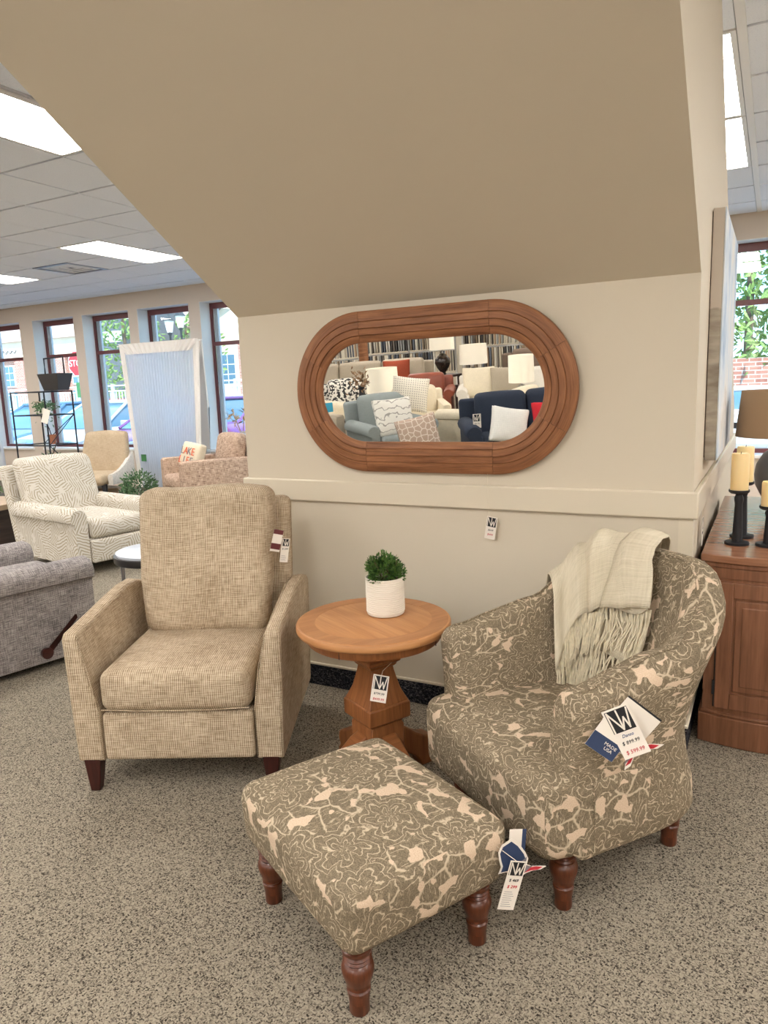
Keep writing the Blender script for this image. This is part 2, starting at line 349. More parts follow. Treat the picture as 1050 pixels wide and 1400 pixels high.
def thing(name, label, cat, loc=(0, 0, 0), rotz=0, group=None):
    o = bpy.data.objects.new(name, None); COL.objects.link(o); o.empty_display_size = .1
    o.location = loc; o.rotation_euler = (0, 0, rotz); o['label'] = label; o['category'] = cat
    if group: o['group'] = group
    return o
def tag(o, label, cat, group=None):
    o['label'] = label; o['category'] = cat
    if group: o['group'] = group
    return o
def dup(root, loc=None, rotz=None, label=None):
    r = root.copy(); COL.objects.link(r)
    if loc is not None: r.location = loc
    if rotz is not None: r.rotation_euler = (0, 0, rotz)
    if label: r['label'] = label
    for ch in list(root.children):
        c = ch.copy(); COL.objects.link(c); c.parent = r
        for g in ch.children:
            d = g.copy(); COL.objects.link(d); d.parent = c
    return r
def box_uv(bm):
    ul = bm.loops.layers.uv.active
    for f in bm.faces:
        n = f.normal if f.normal.length > 0 else Vector((0, 0, 1))
        f.normal_update(); n = f.normal
        ax = max(range(3), key=lambda i: abs(n[i]))
        for l in f.loops:
            c = l.vert.co
            l[ul].uv = (c.y, c.z) if ax == 0 else (c.x, c.z) if ax == 1 else (c.x, c.y)
def box(bm, c, s, rot=None):
    v = []
    mt = Matrix.Translation(c) @ (rot.to_4x4() if rot else Matrix())
    for dx in (-.5, .5):
        for dy in (-.5, .5):
            for dz in (-.5, .5): v.append(bm.verts.new(mt @ Vector((dx*s[0], dy*s[1], dz*s[2]))))
    ul = bm.loops.layers.uv.active
    for ax, q in ((0, (0, 1, 3, 2)), (0, (4, 6, 7, 5)), (1, (0, 4, 5, 1)), (1, (2, 3, 7, 6)), (2, (0, 2, 6, 4)), (2, (1, 5, 7, 3))):
        f = bm.faces.new([v[i] for i in q])
        for l in f.loops:
            p = l.vert.co; l[ul].uv = (p.y, p.z) if ax == 0 else (p.x, p.z) if ax == 1 else (p.x, p.y)
    return bm
def bx(x0, x1, y0, y1, z0, z1, bm=None):
    bm = bm or newbm(); return box(bm, ((x0+x1)/2, (y0+y1)/2, (z0+z1)/2), (x1-x0, y1-y0, z1-z0))
def soft(bm, c, s, r=.03, puff=(0, 0, 0), n=6, fn=None, arc=3):
    """rounded, puffed cushion box; fn(x,y,z)->(x,y,z) bends it (local metres, before centre offset)"""
    h = [a/2 for a in s]; r = min(r, min(h)*.98)
    ax = []
    for hh in h:
        L = [-hh+r*(1-math.tan(R(45)*k/arc)) - 0 for k in range(arc, -1, -1)]
        L = [-hh+r - r*math.tan(R(45)*k/arc) for k in range(arc, -1, -1)]
        inn = [(-hh+r)+(2*hh-2*r)*k/n for k in range(1, n)]
        ax.append(L+inn+[-a for a in reversed(L)])
    cache = {}; ul = bm.loops.layers.uv.active
    def vert(p):
        k = tuple(round(a, 5) for a in p)
        if k in cache: return cache[k]
        q = [max(-(hh-r), min(hh-r, a)) for a, hh in zip(p, h)]
        d = Vector([a-b for a, b in zip(p, q)])
        if d.length > 1e-9: d = d.normalized()*r
        P = Vector(q)+d
        x, y, z = (P[i]/h[i] for i in range(3))
        P.x += puff[0]*x*(1-y*y)*(1-z*z); P.y += puff[1]*y*(1-x*x)*(1-z*z); P.z += puff[2]*z*(1-x*x)*(1-y*y)
        if fn: P = Vector(fn(P.x, P.y, P.z))
        cache[k] = bm.verts.new(P+Vector(c)); return cache[k]
    for a in range(3):
        b, cc = (a+1) % 3, (a+2) % 3
        for sgn in (-1, 1):
            for i in range(len(ax[b])-1):
                for j in range(len(ax[cc])-1):
                    ps = []
                    for (ii, jj) in ((i, j), (i+1, j), (i+1, j+1), (i, j+1)):
                        p = [0, 0, 0]; p[a] = sgn*h[a]; p[b] = ax[b][ii]; p[cc] = ax[cc][jj]; ps.append(p)
                    if sgn < 0: ps.reverse()
                    vs = [vert(p) for p in ps]
                    if len(set(vs)) < 4: continue
                    try: f = bm.faces.new(vs)
                    except ValueError: continue
                    for l, p in zip(f.loops, ps):
                        if a == 0: uv = (p[1]+sgn*.37, p[2])
                        elif a == 1: uv = (p[0], p[2]) if sgn < 0 else (p[0]+.9, p[2])
                        else: uv = (p[0], p[1]+h[1]+h[2]) if sgn > 0 else (p[0], p[1])
                        l[ul].uv = (uv[0]+c[0]+.1*c[1], uv[1]+c[2])
    return bm
def S(c, s, r=.03, puff=(0, 0, 0), n=6, fn=None, arc=3): return soft(newbm(), c, s, r, puff, n, fn, arc)
def loft(bm, rings, closed=True, caps=True, uvs=None):
    V = [[bm.verts.new(p) for p in ring] for ring in rings]; ul = bm.loops.layers.uv.active
    n = len(rings[0])
    # metric uv: u along the rings, v around them
    us = [0.0]
    for i in range(1, len(rings)):
        us.append(us[-1]+sum((Vector(a)-Vector(b)).length for a, b in zip(rings[i], rings[i-1]))/n)
    mid = rings[len(rings)//2]; vs = [0.0]
    for j in range(1, n+1): vs.append(vs[-1]+(Vector(mid[j % n])-Vector(mid[j-1])).length)
    for i in range(len(rings)-1):
        for j in range(n if closed else n-1):
            k = (j+1) % n
            vv = [V[i][j], V[i+1][j], V[i+1][k], V[i][k]]
            if len(set(vv)) < 4: continue
            f = bm.faces.new(vv)
            for l, (a, b) in zip(f.loops, ((i, j), (i+1, j), (i+1, j+1), (i, j+1))): l[ul].uv = (us[a], vs[b])
    if caps and closed:
        for ring in (V[0], V[-1]):
            f = bm.faces.new(ring)
            for l in f.loops: l[ul].uv = (l.vert.co.x+l.vert.co.y, l.vert.co.z)
    return bm
def lathe(prof, seg=24, c=(0, 0, 0), bm=None, cap=True):
    bm = bm or newbm()
    rings = [[(c[0]+r*math.cos(2*PI*k/seg), c[1]+r*math.sin(2*PI*k/seg), c[2]+z) for k in range(seg)] for r, z in prof]
    V = [[bm.verts.new(p) for p in ring] for ring in rings]; ul = bm.loops.layers.uv.active
    d = 0
    for i in range(len(prof)-1):
        d2 = d+math.hypot(prof[i+1][0]-prof[i][0], prof[i+1][1]-prof[i][1]); rm = max(prof[i][0], prof[i+1][0])
        flat = abs(prof[i+1][1]-prof[i][1]) < .15*abs(prof[i+1][0]-prof[i][0])
        for k in range(seg):
            k2 = (k+1) % seg
            f = bm.faces.new((V[i][k], V[i][k2], V[i+1][k2], V[i+1][k]))
            for l, (a, b) in zip(f.loops, ((k, d), (k+1, d), (k+1, d2), (k, d2))):
                l[ul].uv = (l.vert.co.x, l.vert.co.y) if flat else (2*PI*a/seg*rm, b)
        d = d2
    if cap:
        for ring, (r, z) in ((V[0], prof[0]), (V[-1], prof[-1])):
            if r > 1e-4:
                f = bm.faces.new(ring)
                for l in f.loops: l[ul].uv = (l.vert.co.x, l.vert.co.y)
    return bm
def tube(bm, pts, r, seg=6, taper=1.0):
    pts = [Vector(p) for p in pts]; rings = []
    for i, p in enumerate(pts):
        t = (pts[min(i+1, len(pts)-1)]-pts[max(i-1, 0)]).normalized()
        a = t.cross(Vector((0, 0, 1)));
        if a.length < .05: a = t.cross(Vector((1, 0, 0)))
        a.normalize(); b = t.cross(a)
        rr = r*(1+(taper-1)*i/(len(pts)-1))
        rings.append([p+a*rr*math.cos(2*PI*k/seg)+b*rr*math.sin(2*PI*k/seg) for k in range(seg)])
    return loft(bm, rings)
def prism(outline, z0, z1, bm=None, ax='z'):
    """outline (a,b) extruded; ax='z': a=x,b=y ; ax='y': a=x,b=z extruded along y ; ax='x': a=y,b=z along x"""
    bm = bm or newbm()
    def P(a, b, t): return (a, b, t) if ax == 'z' else (a, t, b) if ax == 'y' else (t, a, b)
    lo = [bm.verts.new(P(a, b, z0)) for a, b in outline]; hi = [bm.verts.new(P(a, b, z1)) for a, b in outline]
    bm.faces.new(lo); bm.faces.new(hi); n = len(lo)
    for i in range(n): bm.faces.new((lo[i], lo[(i+1) % n], hi[(i+1) % n], hi[i]))
    bmesh.ops.recalc_face_normals(bm, faces=bm.faces); box_uv(bm)
    return bm
def text(s, size, mat, parent, name='lettering', loc=(0, 0, 0), rot=(0, 0, 0), depth=.0004, align='CENTER', shear=0.0):
    cu = bpy.data.curves.new(name, 'FONT'); cu.body = s; cu.size = size; cu.extrude = depth; cu.align_x = align; cu.align_y = 'CENTER'; cu.resolution_u = 3; cu.shear = shear
    t = bpy.data.objects.new(name, cu); COL.objects.link(t); bpy.context.view_layer.update()
    me = bpy.data.meshes.new_from_object(t.evaluated_get(bpy.context.evaluated_depsgraph_get()))
    bpy.data.objects.remove(t); me.materials.clear(); me.materials.append(MT[mat].m); me.name = name
    o = bpy.data.objects.new(name, me); COL.objects.link(o); o.parent = parent; o.location = loc; o.rotation_euler = rot
    return o
def sstep(a, b, x):
    t = max(0.0, min(1.0, (x-a)/(b-a))); return t*t*(3-2*t)
def structure(o): o['kind'] = 'structure'; return o

# ------------------------------------------------------------------ room shell
WY = 2.7515; XR = -.235; XL = -2.21; FW = 8.1; ZC = 2.90
structure(obj('floor', bx(-14.2, 5.2, -11, 8.35, -.12, 0), 'carpet', smooth=False))
structure(obj('wall_left', bx(-14.2, -14, -11, 8.35, 0, 3.05), 'greige', smooth=False))
structure(obj('wall_right', bx(5, 5.2, -11, 8.35, 0, 3.05), 'greige', smooth=False))
structure(obj('wall_rear', bx(-14, 5, -11, -10.8, 0, 3.05), 'wall', smooth=False))
structure(obj('wall_back', bx(XL, XR-.1, WY, WY+.12, 0, 1.80), 'wall', smooth=False))
sof = prism([(WY, 1.738), (.99, 2.895), (1.5, 2.895), (WY+.12, 1.99), (WY+.12, 1.738)], XL, XR-.1, ax='x')
structure(obj('ceiling_soffit', sof, 'wall', smooth=False))
sd = prism([(WY, 0), (WY, 1.738), (.99, 2.895), (2.93, 2.895), (5.6, 1.14), (5.6, 0)], XR-.1, XR, ax='x')
structure(obj('wall_stair_side', sd, 'wall', smooth=False))
structure(obj('trim_1', bx(XL-.02, XR+.02, WY-.02, WY, .895, .993), 'trimpaint', bevel=.006))
structure(obj('trim_2', bx(XR, XR+.02, WY, 5.6, .895, .993), 'trimpaint', bevel=.006))
structure(obj('trim_3', bx(XL-.02, XL, WY, WY+.12, .895, .993), 'trimpaint', bevel=.006))
structure(obj('trim_4', bx(XR-.045, XR, WY-.004, WY, .113, .895), 'trimpaint', smooth=False))
structure(obj('trim_5', bx(XR, XR+.004, WY-.004, WY+.04, .113, .895), 'trimpaint', smooth=False))
structure(obj('baseboard_back', bx(XL, XR, WY-.008, WY, 0, .1), 'basedark', smooth=False))
structure(obj('baseboard_side', bx(XR, XR+.008, WY-.008, 5.6, 0, .1), 'basedark', smooth=False))
structure(obj('trim_6', bx(XL, XR+.012, WY-.012, WY, .1, .112), 'trimpaint', bevel=.003))
structure(obj('trim_7', bx(XR, XR+.012, WY, 5.6, .1, .112), 'trimpaint', bevel=.003))
# window wall: opening x-ranges, measured where seen; unseen openings added for daylight
WIN = [(-12.06, -11.05), (-10.735, -9.755), (-9.56, -8.556), (-8.375, -7.37), (-7.17, -6.17), (-5.98, -4.98), (-4.79, -3.79), (-3.60, -2.60), (-2.41, -1.41), (-.78, .52), (1.0, 2.3), (2.8, 4.1)]
SILL, HEAD = .585, 2.66   # the first five and the tenth are in view
b = newbm(); x = -14.0
for a, c in WIN+[(5.0, 5.0)]:
    if a > x: bx(x, a, FW, FW+.25, 0, 3.05, b)
    if c > a: bx(a, c, FW, FW+.25, 0, SILL, b); bx(a, c, FW, FW+.25, HEAD, 3.05, b)
    x = c
structure(obj('wall_far', b, 'greige', smooth=False))
for i, (a, c) in enumerate(WIN):
    fr = newbm(); y0, y1 = FW+.205, FW+.24
    bx(a, c, y0, y1, HEAD-.085, HEAD, fr); bx(a, c, y0, y1, SILL, SILL+.05, fr)
    bx(a, a+.038, y0, y1, SILL+.05, HEAD-.085, fr); bx(c-.038, c, y0, y1, SILL+.05, HEAD-.085, fr)
    wo = structure(obj('window_%d' % (i+1), fr, 'redwood', smooth=False))
    obj('transom', bx(a+.038, c-.038, y0, y1, 2.06, 2.115), 'redwood', wo, False)
    if i == 9: obj('lower_rail', bx(a+.038, c-.038, y0, y1, .84, .90), 'blackpaint', wo, False)
    obj('pane', bx(a+.038, c-.038, y0+.03, y0+.034, 2.12, HEAD-.085), 'glass', wo, False)
    obj('pane', bx(a+.038, c-.038, y0+.03, y0+.034, SILL+.05, 2.05), 'glass', wo, False)
    tk = newbm()
    for dx, wd_ in ((.040, .024), (.072, .014), (.094, .022)): bx(a+dx, a+dx+wd_, y1, y1+.02+.15*dx, SILL+.02, HEAD-.05, tk)
    obj('side_track', tk, 'track', wo, False)
    for nm, q in (('jamb', (a, a+.006, FW+.002, y0, SILL, HEAD)), ('jamb', (c-.006, c, FW+.002, y0, SILL, HEAD)), ('head_lining', (a, c, FW+.002, y0, HEAD-.006, HEAD))):
        obj(nm, bx(*q), 'jamb', wo, False)
    obj('sill', bx(a-.03, c+.03, FW-.04, y0, SILL-.025, SILL+.008), 'white', wo, bevel=.004)
# suspended ceiling: slab, tees and lift-out tiles; lights take whole cells
ceil = structure(obj('ceiling', bx(-14.2, 5.2, -11, 8.35, ZC+.02, ZC+.12), 'tile', smooth=False))
GX, GY = .612, .62
lights = []
for i in range(-3, 4):
    for j in range(6):
        xr = -3.42+2.448*i; y = 5.26-3.1*j
        if i in (1, 2) and y > 2: continue
        if i == 3 and y > 2: pass
        lights.append((xr-GX, y))
lights += [(-.22-GX, 5.11), (-.22-GX, 3.87), (2.23-GX, 5.11), (2.23-GX, 2.16)]
def troffer(x, y, label):
    t = thing('ceiling_light', label, 'ceiling light', (x+GX/2, y+GY, ZC), 0, 'lit ceiling panels')
    f = newbm(); hx, hy = GX/2-.006, GY-.006
    for q in ((-hx, -hx+.025, -hy, hy), (hx-.025, hx, -hy, hy), (-hx+.025, hx-.025, -hy, -hy+.025), (-hx+.025, hx-.025, hy-.025, hy)): bx(*q, -.004, .02, f)
    obj('light_frame', f, 'white', t, False)
    obj('diffuser', bx(-hx+.025, hx-.025, -hy+.025, hy-.025, .002, .012), 'light', t, False)
special = {(-3.42-GX, 2.16): 'large lit ceiling panel nearest the sloped soffit, cut by the left edge',
           (-5.868-GX, 5.26): 'lit ceiling panel between the air vent and the sloped soffit',
           (-8.316-GX, 5.26): 'lit ceiling panel left of the air vent, near the windows',
           (-.22-GX, 5.11): 'lit ceiling panel past the stair wall at right, farther of the two',
           (-.22-GX, 3.87): 'lit ceiling panel past the stair wall at right, nearer of the two'}
for lx, ly in lights:
    lab = next((v for k, v in special.items() if abs(k[0]-lx) < .02 and abs(k[1]-ly) < .02), 'lit ceiling panel of the showroom outside the picture')
    troffer(lx, ly, lab)
tile_me = None; tees = []
def tile_zone(xs, ys):
    global tile_me
    for a, a2 in zip(xs, xs[1:]):
        for c, c2 in zip(ys, ys[1:]):
            if any(a > lx-.1 and a < lx+GX-.1 and c > ly-.1 and c2 < ly+2*GY+.1 for lx, ly in lights): continue
            if abs(a+7.704) < .05 and abs(c-5.88) < .05: continue
            full = abs(a2-a-GX) < .01 and abs(c2-c-GY) < .01
            if full and tile_me:
                o = bpy.data.objects.new('ceiling_tile', tile_me); COL.objects.link(o); o.parent = ceil
            else:
                sx, sy = (a2-a)/2-.007, (c2-c)/2-.013
                bm = bx(-sx, sx, -sy, sy, 0, .012)
                o = obj('ceiling_tile', bm, 'tile', ceil, False)
                if full: tile_me = o.data
            o.location = ((a+a2)/2, (c+c2)/2, ZC-.002+random.uniform(-.001, .001))
    for a in xs: obj('grid_tee', bx(a-.012, a+.012, ys[0], ys[-1], ZC+.008, ZC+.02), 'tee', ceil, False)
    for c in ys: obj('grid_tee', bx(xs[0], xs[-1], c-.012, c+.012, ZC+.010, ZC+.0195), 'teeshade', ceil, False)
tile_zone([-3.42-GX*k for k in range(16, -1, -1)], [2.16+GY*k for k in range(10)]+[FW])
tile_zone([-.22-GX, -.22, -.22+GX, -.22+2*GX], [3.25+GY*k for k in range(8)]+[FW])
obj('grid_tee', bx(-.222, -.182, 3.0, FW, ZC-.006, ZC+.008), 'white', ceil, False)
v = thing('air_vent', 'square louvred air vent in the ceiling tiles by the windows', 'air vent', (-7.704+GX/2, 5.88+GY/2, ZC))
f = newbm()
for k, rr in enumerate((.295, .225, .155, .085)):
    for q in ((-rr, rr, -rr, -rr+.038), (-rr, rr, rr-.038, rr), (-rr, -rr+.038, -rr+.038, rr-.038), (rr-.038, rr, -rr+.038, rr-.038)):
        o = obj('louvre', bx(*q, -.006+.004*k, .004+.004*k), 'white' if k else 'steel', v, False)
f.free()
obj('vent_back', bx(-.29, .29, -.29, .29, .014, .019), 'gunmetal', v, False)

# ------------------------------------------------------------------ foreground: ribbed recliner
def leg_taper(x, y, h, r0, r1, mat, parent, dx=0, dy=0):
    bm = newbm()
    loft(bm, [[(x+dx*(1-t)+sx*(r1+(r0-r1)*t), y+dy*(1-t)+sy*(r1+(r0-r1)*t), h*t) for sx, sy in ((-1, -1), (1, -1), (1, 1), (-1, 1))] for t in (0, .5, 1)])
    return obj('leg', bm, mat, parent, bevel=.003, boxuv=True)
rec = thing('recliner', 'oatmeal ribbed-weave recliner armchair with tapered dark legs beside the round table', 'armchair', (-2.096, 1.625, 0), R(26))
def rec_arm(side):
    bm = newbm(); rings = []
    for y, t, g in ((-.012, .585, .9), (-.004, .594, 1), (.12, .606, 1), (.30, .625, 1), (.46, .64, 1), (.58, .635, 1), (.70, .60, 1), (.712, .59, .9)):
        pts = [(-.048, .115), (-.056, .35), (-.062, t-.02), (-.054, t), (-.014, t-.006), (-.003, t-.022), (.028, .40), (.047, .30), (.049, .115)]
        if g < 1:
            cx = sum(p[0] for p in pts)/len(pts); cz = sum(p[1] for p in pts)/len(pts)
            pts = [(cx+(a-cx)*.82, cz+(b_-cz)*.97) for a, b_ in pts]
        rings.append([((p[0] if side < 0 else .644-p[0]), y, p[1]) for p in pts])
    loft(bm, rings); o = obj('armrest', bm, 'linen', rec, boxuv=True)
    m = o.modifiers.new('b', 'BEVEL'); m.width = .008; m.segments = 2; m.limit_method = 'ANGLE'; m.angle_limit = R(35)
    # welt seam along the inner top edge
    s = newbm(); tube(s, [((q if side < 0 else .644-q), y, z) for q, y, z in ((.043, -.013, .13), (.044, -.014, .30), (.02, -.014, .46), (-.006, -.010, .570), (-.006, .12, .592), (-.006, .30, .612), (-.006, .46, .626))], .0022, 5)
    obj('seam', s, 'linen', o)
rec_arm(-1); rec_arm(1)
obj('seat_cushion', S((.322, .245, .378), (.536, .545, .155), .042, (.004, .012, .014), 8), 'linen', rec)
s = newbm(); tube(s, [(.062, -.026, .318), (.2, -.0345, .316), (.322, -.036, .316), (.45, -.0345, .316), (.582, -.026, .318)], .0025, 5); obj('seam', s, 'linen', rec)
obj('footrest_panel', S((.322, .02, .208), (.540, .07, .178), .016, (0, .008, 0), 6), 'linen', rec)
obj('frame_base', bx(.02, .625, .05, .69, .13, .29), 'linen', rec, bevel=.01)
def lean(x, y, z): return (x*(1+.06*(z/.29)), y+z*.20+.012*math.sin(z*9+x*3), z+.006*math.sin(x*16))
obj('back_cushion', S((.322, .535, .727), (.525, .17, .565), .048, (.006, .035, .010), 10, lean), 'linen', rec)
def lean2(x, y, z): return (x, y+z*.20, z)
obj('back_frame', S((.318, .655, .63), (.655, .10, .64), .035, (0, .01, .004), 8, lean2), 'linen', rec)
for x, y, dx, dy in ((.0, .02, .0, -.01), (.644, .02, .0, -.01), (.03, .66, 0, .04), (.614, .66, 0, .04)):
    leg_taper(x, y, .125, .030, .017, 'legdark', rec, dx, dy)

# ------------------------------------------------------------------ foreground: floral ottoman
LEGP = [(.0, 0), (.022, 0), (.024, .004), (.0235, .03), (.027, .055), (.0285, .064), (.025, .068), (.0285, .072), (.0275, .078), (.031, .088), (.037, .108), (.039, .122), (.036, .134), (.029, .140), (.034, .147), (.030, .152), (.034, .158), (.030, .163), (.036, .171), (.036, .178), (.030, .183), (.030, .205), (0, .205)]
def turned_leg(x, y, parent, k=1.0, top=.205):
    return obj('leg', lathe([(r*k, z*top/.205) for r, z in LEGP], 24, (x, y, 0), cap=False), 'legcherry', parent)
otw = Vector((-.768, 1.223, 0)); ca_, sa_ = math.cos(R(-28)), math.sin(R(-28))
ott = thing('footstool', 'floral taupe jacquard footstool on short turned cherry legs at the front', 'footstool', otw, R(-28))
def ofn(x, y, z):
    k = 1+.02*(z/.09); return (x*k, y*k, z+(.016*(1-(x/.3)**2)*(1-(y/.24)**2) if z > 0 else 0))
obj('body', S((-.2235, .177, .262), (.575, .47, .175), .042, (.006, .006, .012), 10, ofn), 'floral', ott)
s = newbm(); zz = .185
s.free()
for x, y in ((0, 0), (-.449, 0), (0, .354), (-.449, .354)): turned_leg(x, y, ott, .98, .192)

# ------------------------------------------------------------------ foreground: floral barrel chair
CH = thing('barrel_chair', 'floral taupe jacquard barrel armchair with a cream throw over its back', 'armchair', Vector((-.437, 1.752, 0))+Vector((-.245*math.cos(R(-36)), -.245*math.sin(R(-36)), 0)), R(-36))
SH_N = 49
def plan(s):
    """outer plan path, s 0..1 from the front of the right arm round the back to the left arm"""
    L1 = .12; tot = 2*L1+1.12
    d = s*tot
    if d < L1: return Vector((.325, .0+d, 0)), Vector((1, 0, 0))
    if d > tot-L1: return Vector((-.325, .0+(tot-d), 0)), Vector((-1, 0, 0))
    th = (d-L1)/1.12*PI; n = 2.0/2.6
    c_, s_ = math.cos(th), math.sin(th)
    p = Vector((.325*math.copysign(abs(c_)**n, c_), L1+.385*abs(s_)**n, 0))
    nv = Vector((math.copysign(abs(c_)**(2-n), c_)/.325, abs(s_)**(2-n)/.385, 0)).normalized()
    return p, nv
def chair_h(s):
    k = 1-abs(2*s-1)           # 0 at the arms, 1 at centre back
    return .632+.048*sstep(0, .38, k)+.190*sstep(.40, .80, k)
def chair_sec(s, shrink=0):
    k = 1-abs(2*s-1); H = chair_h(s); fl = .016+.092*sstep(.25, .70, k); th = .115-.01*sstep(.4, .9, k)
    lo = .034*sstep(.15, .6, k)
    P = [(lo, .185), (lo+.006, .20), (lo+.002, .26), (lo*.55, .34), (lo*.3, .42)]
    for t in (.25, .5, .75): P.append((lo*.3*(1-t)+fl*t**1.2, .42+(H-.06-.42)*t))
    P += [(fl+.004, H-.05), (fl-.004, H-.022), (fl-.024, H-.005), (fl-.055, H), (fl-th+.028, H-.006), (fl-th+.008, H-.024), (fl-th, H-.055)]
    ib = -.145-.01*k
    for t in (.25, .5, .75): P.append((fl-th+(ib-fl+th)*t, (H-.055)+(.34-H+.055)*t))
    P += [(ib, .34), (ib+.02, .30), (-.06, .19)]
    return P
def sec_pt(s, w, off=0.0):
    """w: 0 outer bottom .. 1 inner bottom along the section; off: distance out of the surface"""
    P = chair_sec(s)[:19]; L = [0]
    for a, b_ in zip(P, P[1:]): L.append(L[-1]+math.hypot(b_[0]-a[0], b_[1]-a[1]))
    d = max(0, min(1, w))*L[-1]; i = max(j for j in range(len(P)-1) if L[j] <= d+1e-9)
    t = (d-L[i])/(L[i+1]-L[i]); o = P[i][0]+(P[i+1][0]-P[i][0])*t; z = P[i][1]+(P[i+1][1]-P[i][1])*t
    i0, i1 = max(0, i-1), min(len(P)-1, i+2)
    tx, tz = P[i1][0]-P[i0][0], P[i1][1]-P[i0][1]; l = math.hypot(tx, tz); nx, nz = tz/l, -tx/l
    p, n = plan(s)
    return Vector((p.x, p.y, 0))+n*(o+nx*off)+Vector((0, 0, z+nz*off))
bm = newbm(); rings = []
def ring_at(s, fwd=0, k=1.0):
    p, n = plan(s); P = chair_sec(s); co = sum(a for a, _ in P)/len(P); cz = sum(b_ for _, b_ in P)/len(P)
    return [Vector((p.x, p.y-fwd, 0))+n*(co+(a-co)*k)+Vector((0, 0, cz+(b_-cz)*(1-(1-k)*.35))) for a, b_ in P]
rings.append(ring_at(0, .034, .55)); rings.append(ring_at(0, .028, .8)); rings.append(ring_at(0, .014, .95))
for i in range(SH_N): rings.append(ring_at(i/(SH_N-1)))
rings.append(ring_at(1, .014, .95)); rings.append(ring_at(1, .028, .8)); rings.append(ring_at(1, .034, .55))
loft(bm, rings); obj('shell', bm, 'floral', CH)
def seatfn(x, y, z):
    t = max(0, (-.08-y)/.20); x *= 1-.09*t*t; y -= .03*(1-(x/.335)**2)*(1 if y < 0 else 0)*(.6+.4*(z/.11))
    if y > 0: x *= 1-.20*sstep(0, .26, y)
    return (x, y, z)
obj('seat', S((0, .165, .300), (.668, .555, .228), .045, (.0, .0, .022), 10, seatfn), 'floral', CH)
for sgn in (1, -1):
    s = newbm(); tube(s, [(sgn*.329, .03, .20), (sgn*.334, .027, .30), (sgn*.330, .023, .39)], .003, 5); obj('seam', s, 'floral', CH)
s = newbm(); tube(s, [sec_pt(k/40, .575, .0025) for k in range(0, 41)], .0035, 5); obj('welt', s, 'floral', CH)
for x, y in ((.245, .0), (-.245, .0), (.185, .455), (-.185, .455)): turned_leg(x, y, CH)

# cream throw draped over the chair's back (chair coordinates)
THR = thing('throw_blanket', 'cream wool throw with a long fringe draped over the floral barrel chair', 'blanket', CH.location, R(-36))
rnd = random.Random(5)
def hang(t, w_): return .13*(1-t)**1.3*max(0, min(1, (w_-.46)/.30))
def layer(name, s0, s1, w0, wends, off, folds, N=44, Mm=26, th=.004):
    bm = newbm(); ul = bm.loops.layers.uv.active; V = []
    for i in range(N+1):
        t = i/N; s = s0+(s1-s0)*t; we = wends(t); row = []
        for j in range(Mm+1):
            q = j/Mm; w_ = w0+(we-w0)*q
            fo = off+folds(t, q)
            ss = s+.010*math.sin(q*5+t*9)*q-hang(t, w_)
            row.append(bm.verts.new(sec_pt(ss, w_, fo)))
        V.append(row)
    for i in range(N):
        for j in range(Mm):
            f = bm.faces.new((V[i][j], V[i+1][j], V[i+1][j+1], V[i][j+1]))
            for l, (a, b_) in zip(f.loops, ((i, j), (i+1, j), (i+1, j+1), (i, j+1))): l[ul].uv = (a*.008, b_*.02)
    edge = [V[i][Mm].co.copy() for i in range(N+1)]
    o = obj(name, bm, 'throw', THR)
    m = o.modifiers.new('t', 'SOLIDIFY'); m.thickness = th; m.offset = 1
    return o
def fringe(parent, s0, s1, wends, off, ln, n):
    bm = newbm()
    for k in range(n):
        t = (k+rnd.uniform(-.3, .3))/(n-1); t = max(0, min(1, t)); s = s0+(s1-s0)*t; we = wends(t)
        L = ln*rnd.uniform(.8, 1.15); lat = rnd.uniform(-.016, .016); pts = []; ph = rnd.uniform(0, 6)
        for q in range(5):
            qq = q/4; wq = min(.995, we+L*qq); ss = s+(lat*qq+.004*math.sin(ph+qq*6))-hang(t, wq)
            pts.append(sec_pt(ss, min(.995, we+L*qq), off+.004*math.sin(ph*2+qq*5)+.010*qq))
        tube(bm, pts, .0027, 4, .8)
    o = obj('fringe', bm, 'fringe', parent); o['kind'] = 'stuff'; return o
def endsB(t): return .86-.02*math.sin(t*5)
def endsA(t): return .735+.045*sstep(.30, .8, t)+.10*sstep(.78, 1.0, t)-.03*sstep(.25, 0, t)+.008*math.sin(t*17)
lb = layer('under_layer', .565, .69, .40, endsB, .010, lambda t, q: .006*math.sin(t*14)*q+.004*math.sin(t*31))
fringe(lb, .565, .69, endsB, .014, .11, 80)
la = layer('top_layer', .540, .75, .16, endsA, .022, lambda t, q: ((.016*abs(math.sin(t*10+q*.7)))+.006*math.sin(t*27+q*2))*(.35+.65*q))
fringe(la, .540, .75, endsA, .026, .105, 120)
fl_ = newbm()
lc = layer('folded_edge', .526, .543, .30, lambda t: .70+.04*t, .040, lambda t, q: .014*math.sin(t*PI), 8, 20)
fl_.free()

